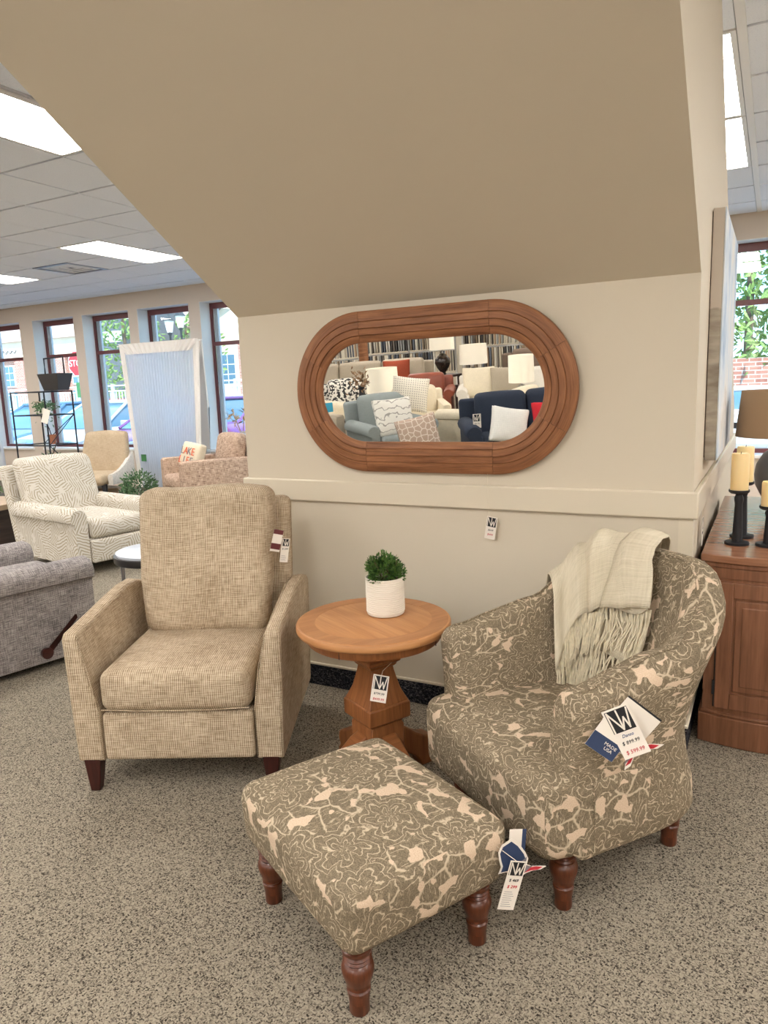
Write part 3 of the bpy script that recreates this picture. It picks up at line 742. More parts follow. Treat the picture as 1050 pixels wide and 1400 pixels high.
# ------------------------------------------------------------------ round table and plant
TB = thing('pedestal_table', 'round honey-oak pedestal side table between recliner and barrel chair', 'side table', (-1.2, 2.125, 0), R(-28))
obj('tabletop', lathe([(0, .570), (.262, .570), (.268, .573), (.271, .580), (.271, .592), (.268, .598), (.262, .600), (.0, .600)], 72, cap=False), 'tablewood', TB)
obj('top_banding', lathe([(.205, .5990), (.2055, .6006), (.262, .6006), (.2625, .5990)], 72, cap=False), 'tableband', TB)
ap = obj('apron', lathe([(.19, .570), (.236, .570), (.238, .566), (.236, .540), (.232, .534), (.20, .532), (.19, .532)], 72, cap=False), 'pedwood', TB)
for a in (R(-62), R(28), R(118), R(208)):
    obj('apron_joint', box(newbm(), (.2366*math.cos(a), .2366*math.sin(a), .551), (.0022, .0022, .034)), 'legdark', ap, False)
def sq(rings, name, mat='pedwood', bev=.003):
    bm = newbm(); loft(bm, [[(sx*h, sy*h, z) for sx, sy in ((-1, -1), (1, -1), (1, 1), (-1, 1))] for h, z in rings])
    return obj(name, bm, mat, TB, bevel=bev, boxuv=True)
sq([(.058, .545), (.058, .470), (.066, .464), (.066, .452), (.056, .446), (.054, .438), (.047, .430)], 'capital')
sq([(.045, .434), (.047, .418), (.053, .39), (.062, .352), (.073, .325), (.079, .312), (.081, .308), (.081, .302)], 'column', bev=.002)
sq([(.081, .306), (.086, .302), (.086, .246), (.081, .242)], 'block')
sq([(.078, .244), (.064, .236), (.064, .225), (.068, .218), (.068, .09)], 'plinth')
for k in range(4):
    a = R(90*k)
    prof = [(.05, .20), (.10, .178), (.15, .138), (.185, .118), (.215, .112), (.232, .098), (.236, .072), (.225, .05), (.238, .036), (.242, .012), (.235, 0), (.17, 0), (.165, .022), (.14, .05), (.10, .075), (.05, .085)]
    bm = prism(prof, -.032, .032, ax='y'); bmesh.ops.rotate(bm, verts=bm.verts, cent=(0, 0, 0), matrix=Matrix.Rotation(a, 3, 'Z'))
    obj('foot', bm, 'pedwood', TB, bevel=.006)
PL = thing('potted_plant', 'small bushy green plant in a textured cream pot on the round table', 'plant', (-1.19, 2.20, .600))
prof = [(.0, 0), (.060, 0), (.066, .004), (.068, .012)]
for k in range(16): prof += [(.0692, .015+k*.0072), (.0676, .0186+k*.0072)]
prof += [(.0695, .132), (.0685, .136), (.064, .136), (.062, .118), (0, .118)]
obj('pot', lathe(prof, 48, cap=False), 'ceramic', PL)
obj('soil', lathe([(0, .112), (.0625, .112), (.0625, .119), (0, .124)], 24, cap=False), 'soil', PL)
def foliage(parent, mat, n, gen, size, rs, name='foliage'):
    bm = newbm(); r_ = random.Random(rs)
    for k in range(n):
        p, d = gen(r_); d = d.normalized(); L = size*r_.uniform(.7, 1.3); W = L*.42
        a = d.cross(Vector((r_.uniform(-1, 1), r_.uniform(-1, 1), r_.uniform(-.3, 1)))).normalized(); up = d.cross(a)*L*.12
        v0 = bm.verts.new(p); v1 = bm.verts.new(p+d*L*.5+a*W*.5+up); v2 = bm.verts.new(p+d*L); v3 = bm.verts.new(p+d*L*.5-a*W*.5+up)
        bm.faces.new((v0, v1, v2, v3))
    o = obj(name, bm, mat, parent, False); o['kind'] = 'stuff'; return o
def gen_bush(r_):
    th = r_.uniform(0, 2*PI); ph = math.acos(r_.uniform(-.15, 1)); rr = r_.uniform(.45, 1)**.5*(.78+.22*math.sin(th*3+ph*4))
    d = Vector((math.sin(ph)*math.cos(th), math.sin(ph)*math.sin(th), math.cos(ph)))
    return Vector((0, 0, .140))+Vector((d.x*.074*rr, d.y*.074*rr, d.z*.082*rr)), d+Vector((r_.uniform(-.7, .7), r_.uniform(-.7, .7), r_.uniform(-.4, .7)))
foliage(PL, 'leaf', 1900, gen_bush, .014, 3)
st = newbm()
for k in range(16):
    a = k*2.4; q = .02+.04*((k*7) % 16)/16
    tube(st, [(.01*math.cos(a), .01*math.sin(a), .118), (q*.7*math.cos(a), q*.7*math.sin(a), .155), (q*1.25*math.cos(a), q*1.25*math.sin(a), .185+.02*((k*5) % 7)/7)], .0012, 4)
o = obj('stems', st, 'stem', PL); o['kind'] = 'stuff'

# ------------------------------------------------------------------ wall mirror (stadium, eight wooden frame segments)
TILT = R(2.7)
MI = thing('wall_mirror', 'long oval wooden-framed mirror hung on the cream wall above the chair rail', 'mirror', (-1.252, WY-.020, 1.375))
MI.rotation_euler = (TILT, 0, 0)
HS, RO = .285, .335     # half straight length, outer radius ; opening radius RO-.128
def stad(u, off):
    """u in [0,8): perimeter parameter, corner pieces between straights; off inward from the outer edge"""
    r = RO-off; k = int(u) % 8; t = u-int(u)
    seq = [('top',), ('arc', 90, 30), ('arc', 30, -30), ('arc', -30, -90), ('bot',), ('arc', 270, 210), ('arc', 210, 150), ('arc', 150, 90)]
    s_ = seq[k]
    if s_[0] == 'top': return (-HS+2*HS*t, r)
    if s_[0] == 'bot': return (HS-2*HS*t, -r)
    a = R(s_[1]+(s_[2]-s_[1])*t); cx = HS if k < 4 else -HS
    return (cx+r*math.cos(a), r*math.sin(a))
FSEC = [(.0, .0), (.0, .018), (.004, .022), (.040, .024), (.0425, .020), (.045, .024), (.068, .026), (.0705, .021), (.073, .025), (.096, .024), (.0985, .018), (.101, .021), (.124, .017), (.128, .012), (.128, .0)]
for k in range(8):
    bm = newbm(); N = 14 if k not in (0, 4) else 6; rings = []
    for i in range(N+1):
        t = .0015+(.997)*i/N; ring = []
        for off, d in FSEC:
            x, z = stad(k+min(t, .9985), off); ring.append((x, -d-.002, z))
        rings.append(ring)
    loft(bm, rings); o = obj('frame_segment', bm, 'mirrorwood', MI)
bm = newbm(); out = [stad(8*i/96, .124) for i in range(96)]; prism(out, -.009, -.005, bm, ax='y'); obj('mirror_glass', bm, 'mirror', MI, False)
bm = newbm(); out = [stad(8*i/96, .01) for i in range(96)]; prism(out, -.004, 0, bm, ax='y'); obj('backing', bm, 'legdark', MI, False)

# ------------------------------------------------------------------ price tags
def frame_for(n_yaw, pitch, roll): return (Matrix.Rotation(n_yaw, 4, 'Z') @ Matrix.Rotation(pitch, 4, 'X') @ Matrix.Rotation(roll, 4, 'Y'))
def place(t, loc, yaw_, pitch=0, roll=0):
    t.matrix_world = Matrix.Translation(loc) @ frame_for(yaw_, pitch, roll)
def logo(parent, cx, cz, s, y=-.0012):
    lg = obj('logo_square', bx(cx-s/2, cx+s/2, y-.0003, y, cz-s/2, cz+s/2), 'black', parent, False)
    bm = newbm(); th = s*.045
    def bar(a, b_):
        a = Vector((cx+(a[0]-.5)*s, 0, cz+(a[1]-.5)*s)); b_ = Vector((cx+(b_[0]-.5)*s, 0, cz+(b_[1]-.5)*s))
        d = (b_-a); L = d.length; ang = math.atan2(d.z, d.x); mid = (a+b_)/2
        box(bm, (mid.x, y-.0006, mid.z), (L+th, .0006, th*1.6), Matrix.Rotation(-ang, 3, 'Y'))
    P = [(.07, .03), (.07, .95), (.49, .08), (.49, .95)]
    for a, b_ in zip(P, P[1:]): bar(a, b_)
    P = [(.49, .08), (.68, .60), (.78, .10), (.95, .95)]
    for a, b_ in zip(P, P[1:]): bar(a, b_)
    obj('logo_letters', bm, 'card', lg, False)
def price_card(name, label, loc, yaw_, pitch, roll, w_, h, price1, price2, size=.012, string=None, off_logo=.0, group=None, title=None):
    t = thing(name, label, 'price tag', group=group); place(t, loc, yaw_, pitch, roll)
    obj('card', bx(-w_/2, w_/2, -.0012, 0, -h/2, h/2), 'card', t, False)
    s = w_*.86; logo(t, 0, h/2-w_*.07-s/2, s)
    zc = h/2-w_*.07-s
    if title: text(title, size*.9, 'ink', t, 'lettering', (0, -.0016, zc-size*.9), (PI/2, 0, 0), shear=.3)
    text(price1, size, 'black', t, 'price', (0, -.0016, zc-size*(2.3 if title else 1.3)), (PI/2, 0, 0), shear=.15)
    if price2: text(price2, size*1.05, 'redprint', t, 'sale_price', (0, -.0016, zc-size*(4.2 if title else 3.0)), (PI/2, 0, 0), shear=.15)
    bm = newbm(); k = 0
    zz = zc-size*(5.6 if title else 4.4)
    while zz > -h/2+.006:
        bx(-w_*.38, w_*(.1+.2*((k*37) % 5)/5), -.0015, -.0011, zz, zz+.0009, bm); zz -= size*.55; k += 1
    if k: o = obj('fine_print', bm, 'greyprint', t, False); o['kind'] = 'stuff'
    else: bm.free()
    if string:
        bm = newbm(); inv = t.matrix_world.inverted(); tube(bm, [inv @ Vector(p) for p in string]+[Vector((0, -.0006, h/2-.004))], .0009, 5); obj('string', bm, 'string', t)
    return t
cc_, cs_ = math.cos(R(-36)), math.sin(R(-36))
CV = lambda u, v, z: Vector((-.437, 1.752, 0))+Vector((cc_*u-cs_*v, cs_*u+cc_*v, z))
OV = lambda u, v, z: otw+Vector((ca_*u-sa_*v, sa_*u+ca_*v, z))
RV = lambda u, v, z: Vector((-2.096, 1.625, 0))+Vector((math.cos(R(26))*u-math.sin(R(26))*v, math.sin(R(26))*u+math.cos(R(26))*v, z))
# mirror tag on its long string
price_card('price_tag', 'small white price tag hanging on a string below the wall mirror', (-.981, WY-.022, .822), 0, 0, R(9), .044, .092, '$649', '$499', .011, [(-.992, WY-.026, 1.06), (-.990, WY-.028, .96), (-.988, WY-.026, .875)])
# table pedestal tag
price_card('price_tag', 'white price tag hanging on the round table\'s wooden pedestal', (-1.108, 1.985, .413), R(20), R(-6), R(9), .053, .092, '$799.99', '$449.99', .011, [(-1.10, 2.06, .478), (-1.102, 2.0, .47)])
# chair tags
ty = R(11)
tb = CV(.152, .062, .554)
price_card('price_tag', 'large white price tag on the right arm of the floral barrel chair', tb, ty, R(-4), R(-27), .066, .128, '$ 899.99', '$ 599.99', .0125, [CV(.112, .06, .61)], title='Danso')
nv = thing('booklet_tag', 'navy and white folded booklet tag behind the large price tag on the barrel chair', 'tag'); place(nv, CV(.127, .034, .535), ty, R(-4), R(32))
obj('card', bx(-.038, .038, -.001, 0, -.05, .05), 'card', nv, False); obj('navy_band', bx(-.0375, .0375, -.0014, -.0008, -.0495, -.004), 'navycard', nv, False)
text('MADE\nUSA', .012, 'card', nv, 'lettering', (.014, -.0018, -.024), (PI/2, 0, 0))
wc = thing('care_tag', 'plain white square tag tucked behind the barrel chair\'s price tag', 'tag'); place(wc, CV(.130, .112, .556), ty, R(-4), R(36))
obj('card', bx(-.052, .044, -.001, 0, -.034, .042), 'card', wc, False); obj('dark_edge', bx(-.052, .044, -.0014, 0, .042, .0465), 'black', wc, False)
USA = [(-.9, .55), (-.55, .62), (-.1, .58), (.2, .5), (.35, .3), (.55, .4), (.75, .62), (.95, .8), (.9, .55), (.72, .3), (.62, .05), (.6, -.2), (.72, -.5), (.68, -.75), (.52, -.5), (.3, -.38), (.05, -.48), (-.1, -.75), (-.25, -.5), (-.5, -.38), (-.8, -.2), (-.95, .1)]
def flag_tag(label, loc, yaw_, pitch, roll, s):
    t = thing('map_tag', label, 'tag'); place(t, loc, yaw_, pitch, roll)
    obj('card', prism([(a*s, b_*s) for a, b_ in USA], -.001, 0, ax='y'), 'card', t, False)
    def inset(k, x0, x1, mat, nm, y):
        pts = [(max(x0, min(x1, a*.9))*s, b_*.84*s) for a, b_ in USA]
        q = []
        for p in pts:
            if not q or (abs(p[0]-q[-1][0])+abs(p[1]-q[-1][1])) > 1e-6: q.append(p)
        obj(nm, prism(q, y-.0004, y, ax='y'), mat, t, False)
    inset(1, -.9, .1, 'navycard', 'starred_print', -.0011); inset(1, .1, .55, 'greyprint', 'grey_band', -.0013); inset(1, .55, .9, 'redprint', 'red_tip', -.0015)
    return t
flag_tag('die-cut map-shaped tag with red tips under the barrel chair\'s price tag', CV(.139, .068, .524), ty, R(-4), R(40), .075)
# ottoman tags
oy = R(28)
price_card('price_tag', 'narrow white price tag hanging off the right corner of the floral footstool', OV(.104, .377, .208), oy+R(10), R(4), R(14), .042, .135, '$ 469', '$ 299', .0105, [OV(.062, .36, .30)])
flag_tag('die-cut map-shaped tag with a red tip hanging behind the footstool\'s price tag', OV(.093, .398, .252), oy+R(6), 0, R(52), .064)
bt_ = thing('booklet_tag', 'navy and white booklet tag topmost on the footstool\'s right corner', 'tag'); place(bt_, OV(.082, .414, .285), oy+R(6), 0, R(4))
obj('card', bx(-.020, .012, -.001, 0, -.05, .045), 'card', bt_, False); obj('navy_edge', bx(.012, .022, -.001, 0, -.05, .045), 'navycard', bt_, False)
# recliner tags
ry = R(52)
price_card('price_tag', 'white price tag with dark logo on the right side of the ribbed recliner back', RV(.648, .492, .757), ry, 0, R(10), .034, .098, '$1,299', None, .009, [RV(.632, .52, .82)])
mt_ = thing('booklet_tag', 'maroon and white booklet tag on the right side of the ribbed recliner back', 'tag'); place(mt_, RV(.622, .470, .803), ry, 0, R(16))
obj('card', bx(-.02, .02, -.001, 0, -.045, .045), 'card', mt_, False); obj('maroon_band', bx(-.0198, .0198, -.0014, -.0008, -.036, -.012), 'maroon', mt_, False); obj('maroon_head', bx(-.0198, .0198, -.0014, -.0008, .026, .0448), 'maroon', mt_, False)

# ------------------------------------------------------------------ right side: credenza, candles, lamp, canvas
CB = thing('credenza', 'brown cherry bow-ended credenza along the stair wall at the right edge', 'cabinet', (-.205, 2.86, 0))
def cab_out(i, yb=0.0):
    pts = [(0+i, 1.45-i)]
    for k in range(9):
        t = k/8; x = i+(.40-2*i)*t; pts.append((x, i+yb+.018-.030*math.sin(PI*t)))
    for k in range(1, 7):
        a = R(90*k/6); pts.append((.40-i+.07*math.sin(a), i+yb+.018+.07*(1-math.cos(a))))
    pts.append((.47-i, 1.45-i)); return pts
for nm, i, z0, z1, mt_n, bv in (('plinth', .004, 0, .115, 'cabwood', .004), ('body', .016, .115, .655, 'cabwood', .002), ('plinth_moulding', .010, .115, .130, 'cabwood', .004), ('frieze', .012, .655, .694, 'cabwood', .002), ('cornice', .006, .694, .716, 'cabwood', .006), ('top', -.006, .716, .745, 'cabtop', .004)):
    obj(nm, prism(cab_out(i), z0, z1), mt_n, CB, bevel=bv)
dr = obj('door', bx(.058, .40, .004, .026, .150, .645), 'cabwood', CB, bevel=.004)
for q in ((.060, .110, -.004, .006, .152, .643), (.348, .398, -.004, .006, .152, .643), (.110, .348, -.004, .006, .585, .643), (.110, .348, -.004, .006, .152, .215)):
    obj('door_rail', bx(*q), 'cabwood', dr, bevel=.003)
obj('panel_moulding', bx(.118, .340, -.002, .006, .223, .577), 'cabwood', dr, bevel=.006)
obj('panel', bx(.140, .318, -.006, .006, .245, .555), 'cabwood', dr, bevel=.005)
obj('hinge', lathe([(0, 0), (.005, 0), (.005, .055), (0, .055)], 8, (.054, .0, .205), cap=False), 'blackmetal', CB)
obj('door_gap', bx(.0535, .0575, .012, .02, .15, .645), 'black', CB, False)
def candlestick(x, y, h, ch, label, clabel):
    t = thing('candlestick', label, 'candle holder', (x, y, .745), 0, 'black candlesticks on the credenza')
    k = h/.21
    obj('base', lathe([(0, 0), (.044, 0), (.045, .004), (.044, .010), (.018, .013), (0, .013)], 20, cap=False), 'blackmetal', t)
    obj('stem', lathe([(0, .012), (.0195, .012), (.018, .06*k), (.0155, .12*k), (.0135, .160*k), (.0175, .176*k), (.0165, .186*k), (.012, .196*k), (.014, h-.006), (0, h-.006)], 9, cap=False), 'blackmetal', t)
    obj('plate', lathe([(0, h-.008), (.030, h-.008), (.037, h-.002), (.037, h+.006), (.034, h+.006), (.033, h), (0, h)], 24, cap=False), 'blackmetal', t)
    c_ = thing('candle', clabel, 'candle', (x, y, .745+h+.0005), 0, 'cream pillar candles on the credenza')
    obj('wax_body', lathe([(0, 0), (.031, 0), (.032, .004), (.0315, ch-.006), (.029, ch), (.020, ch-.003), (0, ch-.006)], 28, cap=False), 'wax', c_)
    w_ = newbm(); tube(w_, [(0, 0, ch-.006), (.001, 0, ch+.006)], .0012, 5); obj('wick', w_, 'black', c_)
candlestick(-.100, 3.075, .208, .145, 'tall black candlestick nearest the front left of the credenza', 'cream pillar candle on the front tall black candlestick')
candlestick(-.088, 3.215, .222, .145, 'tall black candlestick behind the front one on the credenza', 'cream pillar candle peeking out behind the front candle')
candlestick(.008, 3.075, .150, .098, 'short black candlestick at the right edge of the picture', 'short cream pillar candle at the right edge of the picture')
LP = thing('table_lamp', 'table lamp with beige linen shade and round grey base on the credenza', 'lamp', (.075, 3.80, .745))
obj('base', lathe([(0, 0), (.05, 0), (.055, .01), (.05, .02), (.03, .025), (.06, .04), (.105, .08), (.133, .135), (.140, .185), (.133, .235), (.105, .285), (.06, .318), (.025, .328), (.014, .335), (.012, .36), (0, .36)], 36, cap=False), 'greybase', LP)
obj('neck', lathe([(0, .355), (.008, .355), (.008, .50), (0, .50)], 10, cap=False), 'steel', LP)
obj('lampshade', lathe([(.225, .365), (.227, .365), (.208, .575), (.206, .575), (.225, .365)], 48, cap=False), 'shade', LP)
CN = thing('canvas_art', 'pale blue abstract canvas hung on the stair side wall, seen edge-on', 'picture', (XR, 3.12, 1.065))
obj('painted_face', bx(.044, .048, .0, .95, 0, .945), 'canvas', CN, False)
obj('wrapped_edge', bx(.003, .044, .0, .95, 0, .945), 'canvasedge', CN, bevel=.003)
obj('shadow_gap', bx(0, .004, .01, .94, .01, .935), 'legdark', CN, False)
price_card('price_tag', 'small white tag with blue mark on the stair side wall above the credenza', (XR+.014, 3.02, .80), R(90), 0, 0, .05, .11, '$449', None, .012, [(XR+.008, 3.02, .90)])

# ------------------------------------------------------------------ chair builder for the showroom
def armchair(t, W, D, seat, arm, back, mat, aw=.13, roll=True, lean_=.16, backw=None, legs='legdark', legh=.10, cush=None, backd=.17, ncush=1, seam=False, armback=1.0, arms=True, deckz=None):
    """local: x across, front at -D/2, back at +D/2"""
    cush = cush or mat; iw = W-2*aw if arms else W; fy = -D/2
    obj('base', bx(-iw/2-.01, iw/2+.01, fy+.05, D/2-.08, legh, seat-.14), mat, t, bevel=.015)
    obj('front_panel', S((0, fy+.045, (legh+seat-.15)/2), (iw+.01, .07, seat-.15-legh), .02, (0, .006, 0), 4), mat, t)
    for k in range(ncush):
        cw = iw/ncush
        obj('seat_cushion', S((-iw/2+cw*(k+.5), fy+.05+(D-.22)/2-.03, seat-.07), (cw-.008, D-.20, .15), .045, (0, .01, .02), 5), cush, t)
    if arms:
        for sgn in (-1, 1):
            bm = newbm(); rings = []
            y1 = D/2-.06
            for q, g in ((0, .8), (.03, 1), (.5, 1), (.97, 1), (1, .85)):
                y = fy+.03+(y1-fy-.03)*q
                if roll:
                    r = min(.075, aw*.62); cx = aw*.5; pts = [(.02, legh), (.02, arm-r*1.6)]
                    for k in range(9):
                        a = R(205-k*(25+205)/8); pts.append((cx+(-.012)+r*1.15*math.cos(a), arm-r+r*math.sin(a)))
                    pts += [(aw, arm-r*1.7), (aw, legh)]
                else:
                    pts = [(0, legh), (0, arm-.03), (.012, arm-.006), (.035, arm), (aw-.035, arm), (aw-.010, arm-.008), (aw, arm-.04), (aw, legh)]
                cx_ = aw/2; cz_ = (arm+legh)/2
                pts = [(cx_+(a-cx_)*g, cz_+(b_-cz_)*(1-(1-g)*.3)) for a, b_ in pts]
                rings.append([(sgn*(W/2-p[0]), y, p[1]) for p in pts])
            loft(bm, rings); obj('armrest', bm, mat, t, boxuv=True)
    bw = backw or iw; hb = back-seat+.14; zc = (back+seat-.14)/2
    def ln(x, y, z): return (x, y+(z+hb/2)*lean_, z)
    for k in range(ncush):
        cw = bw/ncush
        obj('backrest', S((-bw/2+cw*(k+.5), D/2-.14-backd/2, zc), (cw-.008, backd, hb), min(.06, backd*.4), (.004, .03, .012), 5, ln), cush, t)
    obj('back_frame', S((0, D/2-.09, (back-.06+legh)/2), ((W-.04 if arms else bw), .10, back-.06-legh), .04, (0, 0, 0), 4, lambda x, y, z: (x, y+(z+back/2)*lean_*.8, z)), mat, t)
    for sx in (-1, 1):
        for sy in (-1, 1): leg_taper(sx*(W/2-.07), fy+.09 if sy < 0 else D/2-.10, legh+.01, .028, .018, legs, t)
# charcoal recliner at left (its right side faces us)
g_o = Vector((-3.335, 2.085, 0)); a_ = R(167.56)
GR = thing('recliner', 'charcoal grey tweed recliner with wooden side lever, cut by the left edge', 'armchair', g_o+Vector((math.cos(a_)*.43+math.sin(a_)*.13, math.sin(a_)*.43-math.cos(a_)*.13, 0)), a_)
armchair(GR, .86, .92, .44, .555, .70, 'greytweed', .15, True, .22, backw=.60, legh=.04)
lv = newbm(); loft(lv, [[(-.452-.012, -.13-.17*t+dy, .10+.155*t+dz) for dy, dz in ((-.016+.008*t, -.012), (.014-.006*t, -.012), (.014-.006*t, .014), (-.016+.008*t, .014))] for t in (0, .1, .5, 1)])
bmesh.ops.translate(lv, verts=lv.verts, vec=(.02, 0, 0))
lvo = obj('lever', lv, 'legdark', GR, bevel=.005); obj('lever_pivot', lathe([(0, -.02), (.026, -.02), (.03, -.01), (.03, .01), (0, .014)], 20, cap=False), 'legdark', lvo, loc=(-.444, -.125, .10), rot=(0, R(-90), 0))
# palm-print recliner
fo = Vector((-4.732, 3.929, 0)); a_ = R(80)
LR = thing('recliner', 'white recliner with beige palm-frond print behind the charcoal recliner', 'armchair', fo+Vector((math.cos(a_)*.25-math.sin(a_)*.50, math.sin(a_)*.25+math.cos(a_)*.50, 0))+Vector((-.045*math.cos(a_), -.045*math.sin(a_), 0)), a_)
armchair(LR, .80, 1.06, .43, .545, .90, 'fronds', .15, True, .30, backw=.66, legh=.09, backd=.2)
# small round accent table
RT = thing('accent_table', 'small round table with pale stone top and dark rim behind the ribbed recliner', 'side table', (-3.17, 3.06, 0))
obj('tabletop', lathe([(0, .485), (.235, .485), (.238, .49), (.238, .502), (.23, .505), (0, .505)], 40, cap=False), 'greystone', RT)
obj('rim', lathe([(.20, .445), (.244, .445), (.25, .452), (.25, .486), (.238, .488), (.20, .484), (.20, .445)], 40, cap=False), 'gunmetal', RT)
for k in range(4):
    b_ = newbm(); a = R(45+90*k); tube(b_, [(.205*math.cos(a), .205*math.sin(a), .45), (.205*math.cos(a), .205*math.sin(a), 0)], .012, 8); obj('leg', b_, 'steel', RT)
# slipper chair by the window
BC = thing('slipper_chair', 'beige upholstered chair with sloping arms and black legs before the curtain', 'armchair', (-7.66, 6.48, 0), R(18))
obj('seat', S((-.02, -.05, .375), (.62, .62, .13), .055, (0, .02, .015), 6), 'beige', BC)
def bfn(x, y, z):
    k = .5*(x/.33)**2; return (x*(1-.10*(z/.28)), y+.20*(z+.28)-.10*k*(1-.4*(z/.28)), z)
obj('backrest', S((0, .24, .66), (.66, .10, .56), .045, (0, .02, .02), 8, bfn), 'beige', BC)
for sgn in (-1, 1):
    bm = newbm(); rings = []
    for q in range(7):
        t = q/6; y = -.26+.56*t; z = .44+.03*t+.22*t**2.2; x = sgn*(.335-.005*t)
        rings.append([(x-sgn*a, y, zz) for a, zz in ((-.03, .31), (-.035, z-.03), (-.02, z), (.02, z), (.035, z-.03), (.03, .31))])
    loft(bm, rings); obj('armrest', bm, 'palepattern' if sgn > 0 else 'beige', BC, boxuv=True, label='pale flecked outer side of the arm' if sgn > 0 else None)
for x, y in ((-.25, -.27), (.25, -.27), (-.24, .24), (.24, .24)): leg_taper(x, y, .32, .026, .017, 'blackpaint', BC, (.03 if x > 0 else -.03), (-.02 if y < 0 else .04))
bk = thing('storage_basket', 'low woven basket on the floor under the beige slipper chair', 'basket', (-7.60, 6.50, 0))
for k in range(5): obj('woven_coil', S((0, 0, .025+.045*k), (.30, .26, .044), .020, n=2), 'shade', bk)
# basket plant
BP = thing('potted_plant', 'leafy green plant in a basket between the beige and rose tweed chairs', 'plant', (-6.78, 6.34, 0))
obj('basket', lathe([(0, 0), (.13, 0), (.16, .08), (.165, .16), (.155, .17), (.14, .16), (0, .15)], 24, cap=False), 'shade', BP)
def gen_b2(r_):
    d = Vector((r_.gauss(0, 1), r_.gauss(0, 1), abs(r_.gauss(0, 1))*.9-.35)).normalized(); rr = r_.uniform(.5, 1)
    return Vector((0, 0, .27))+Vector((d.x*.22*rr, d.y*.22*rr, d.z*.24*rr)), d+Vector((r_.uniform(-.6, .6), r_.uniform(-.6, .6), r_.uniform(-.6, .4)))
foliage(BP, 'leaf2', 900, gen_b2, .045, 9)
# rose tweed chair with lettered pillow
TC = thing('swivel_chair', 'mottled rose tweed armchair with a lettered pillow beside the window', 'armchair', (-5.93, 6.62, 0), R(-30))
armchair(TC, .88, .92, .46, .65, .91, 'redtweed', .15, False, .18, backw=.62, legh=.04)
PW = thing('lettered_pillow', 'cream pillow with orange and grey stitched letters on the rose tweed chair', 'pillow', (-6.01, 6.47, .66), R(-30)); PW.rotation_euler = (R(-18), R(6), R(-14))
obj('cover', S((0, 0, 0), (.36, .10, .34), .03, (0, .03, 0), 6), 'ccream', PW)
for ln_, z, c_ in (('LAKE', .055, 'orangeprint'), ('LIFE', -.055, 'orangeprint')):
    for k, ch in enumerate(ln_): text(ch, .125, 'orangeprint' if (k+(z < 0)) % 2 else 'greyprint', PW, 'stitched_letter', (-.105+.07*k, -.083, z), (PI/2, 0, 0), depth=.002)
# side table, flowers and tag beyond the tweed chair
ET = thing('end_table', 'dark wooden end table half hidden by the cream wall', 'side table', (-5.92, 7.45, 0))
obj('tabletop', bx(-.36, .36, -.27, .27, .60, .635), 'darkwood', ET, bevel=.004)
obj('shelf', bx(-.33, .33, -.25, .25, .26, .29), 'darkwood', ET, False); obj('back_panel', bx(-.33, .33, .23, .25, .29, .60), 'black', ET, False)
for sx in (-1, 1):
    for sy in (-1, 1): obj('leg', bx(sx*.33-.025, sx*.33+.025, sy*.24-.025, sy*.24+.025, 0, .60), 'darkwood', ET, False)
FV = thing('flower_vase', 'vase of pale dried flowers on the dark end table by the window', 'vase', (-6.03, 7.45, .635))
obj('vase', lathe([(0, 0), (.05, 0), (.07, .05), (.075, .12), (.05, .2), (.03, .24), (.035, .26), (.028, .26), (0, .2)], 20, cap=False), 'frost', FV)
for k in range(7):
    bm = newbm(); r_ = random.Random(40+k); a = k*.9; tip = Vector((.16*math.cos(a), .12*math.sin(a), .40+.05*(k % 3)))
    tube(bm, [(0, 0, .2), tip*.7+Vector((0, 0, .05)), tip], .004, 5)
    for j in range(8):
        d = Vector((r_.uniform(-1, 1), r_.uniform(-1, 1), r_.uniform(-.4, 1))).normalized(); p = tip; s1 = d.cross(Vector((.3, .5, .9))).normalized()*.016
        v4 = [bm.verts.new(q) for q in (p, p+d*.05+s1, p+d*.11, p+d*.05-s1)]; bm.faces.new(v4)
    obj('dried_flower', bm, 'oakpale', FV, False)
price_card('price_tag', 'white price tags standing on the dark end table beside the tweed chair', (-6.13, 7.25, .72), R(35), R(-8), R(6), .11, .17, '$849', '$599', .022)
# curtain display in front of the fourth window
CU = thing('curtain_panel', 'white sheer curtain panel hung on a rod before the windows', 'curtain', (-7.63, 7.72, 0))
b_ = newbm(); tube(b_, [(-.80, 0, 2.105), (.80, 0, 2.105)], .012, 10); obj('rod', b_, 'white', CU)
for sx in (-.76, .76):
    b_ = newbm(); tube(b_, [(sx*.9, .08, 0), (sx, .08, 1.2), (sx, .03, 2.10)], .012, 8); obj('stand_post', b_, 'white', CU)
def curt(x0, x1, z0, z1, amp, freq, dy, N=120):
    bm = newbm(); ul = bm.loops.layers.uv.active; V = []
    for i in range(N+1):
        row = []
        for j in range(9):
            t = j/8; z = z1+(z0-z1)*t; x = (x0+(x1-x0)*i/N)*(1-.20*t)
            row.append(bm.verts.new((x, dy+amp*(.5+.5*t)*math.sin(x*freq/(1-.2*t)+.35*math.sin(i*4.0/N*6)), z)))
        V.append(row)
    for i in range(N):
        for j in range(8): bm.faces.new((V[i][j], V[i][j+1], V[i+1][j+1], V[i+1][j]))
    return bm
obj('sheer_cloth', curt(-.66, .64, .06, 2.09, .020, 118, 0, 320), 'sheer', CU)
obj('side_hem', curt(-.75, -.655, .06, 2.11, .010, 60, -.01, 14), 'curtainedge', CU); obj('side_hem', curt(.635, .75, .06, 2.11, .012, 60, -.01, 14), 'curtainedge', CU)
obj('header_band', curt(-.75, .75, 1.98, 2.13, .012, 60, -.024, 120), 'curtainedge', CU)
obj('green_sticker', bx(-.05, .05, -.002, 0, -.05, .05), 'greenprint', CU, False, loc=(-.44, -.036, .50), label='small green sticker')
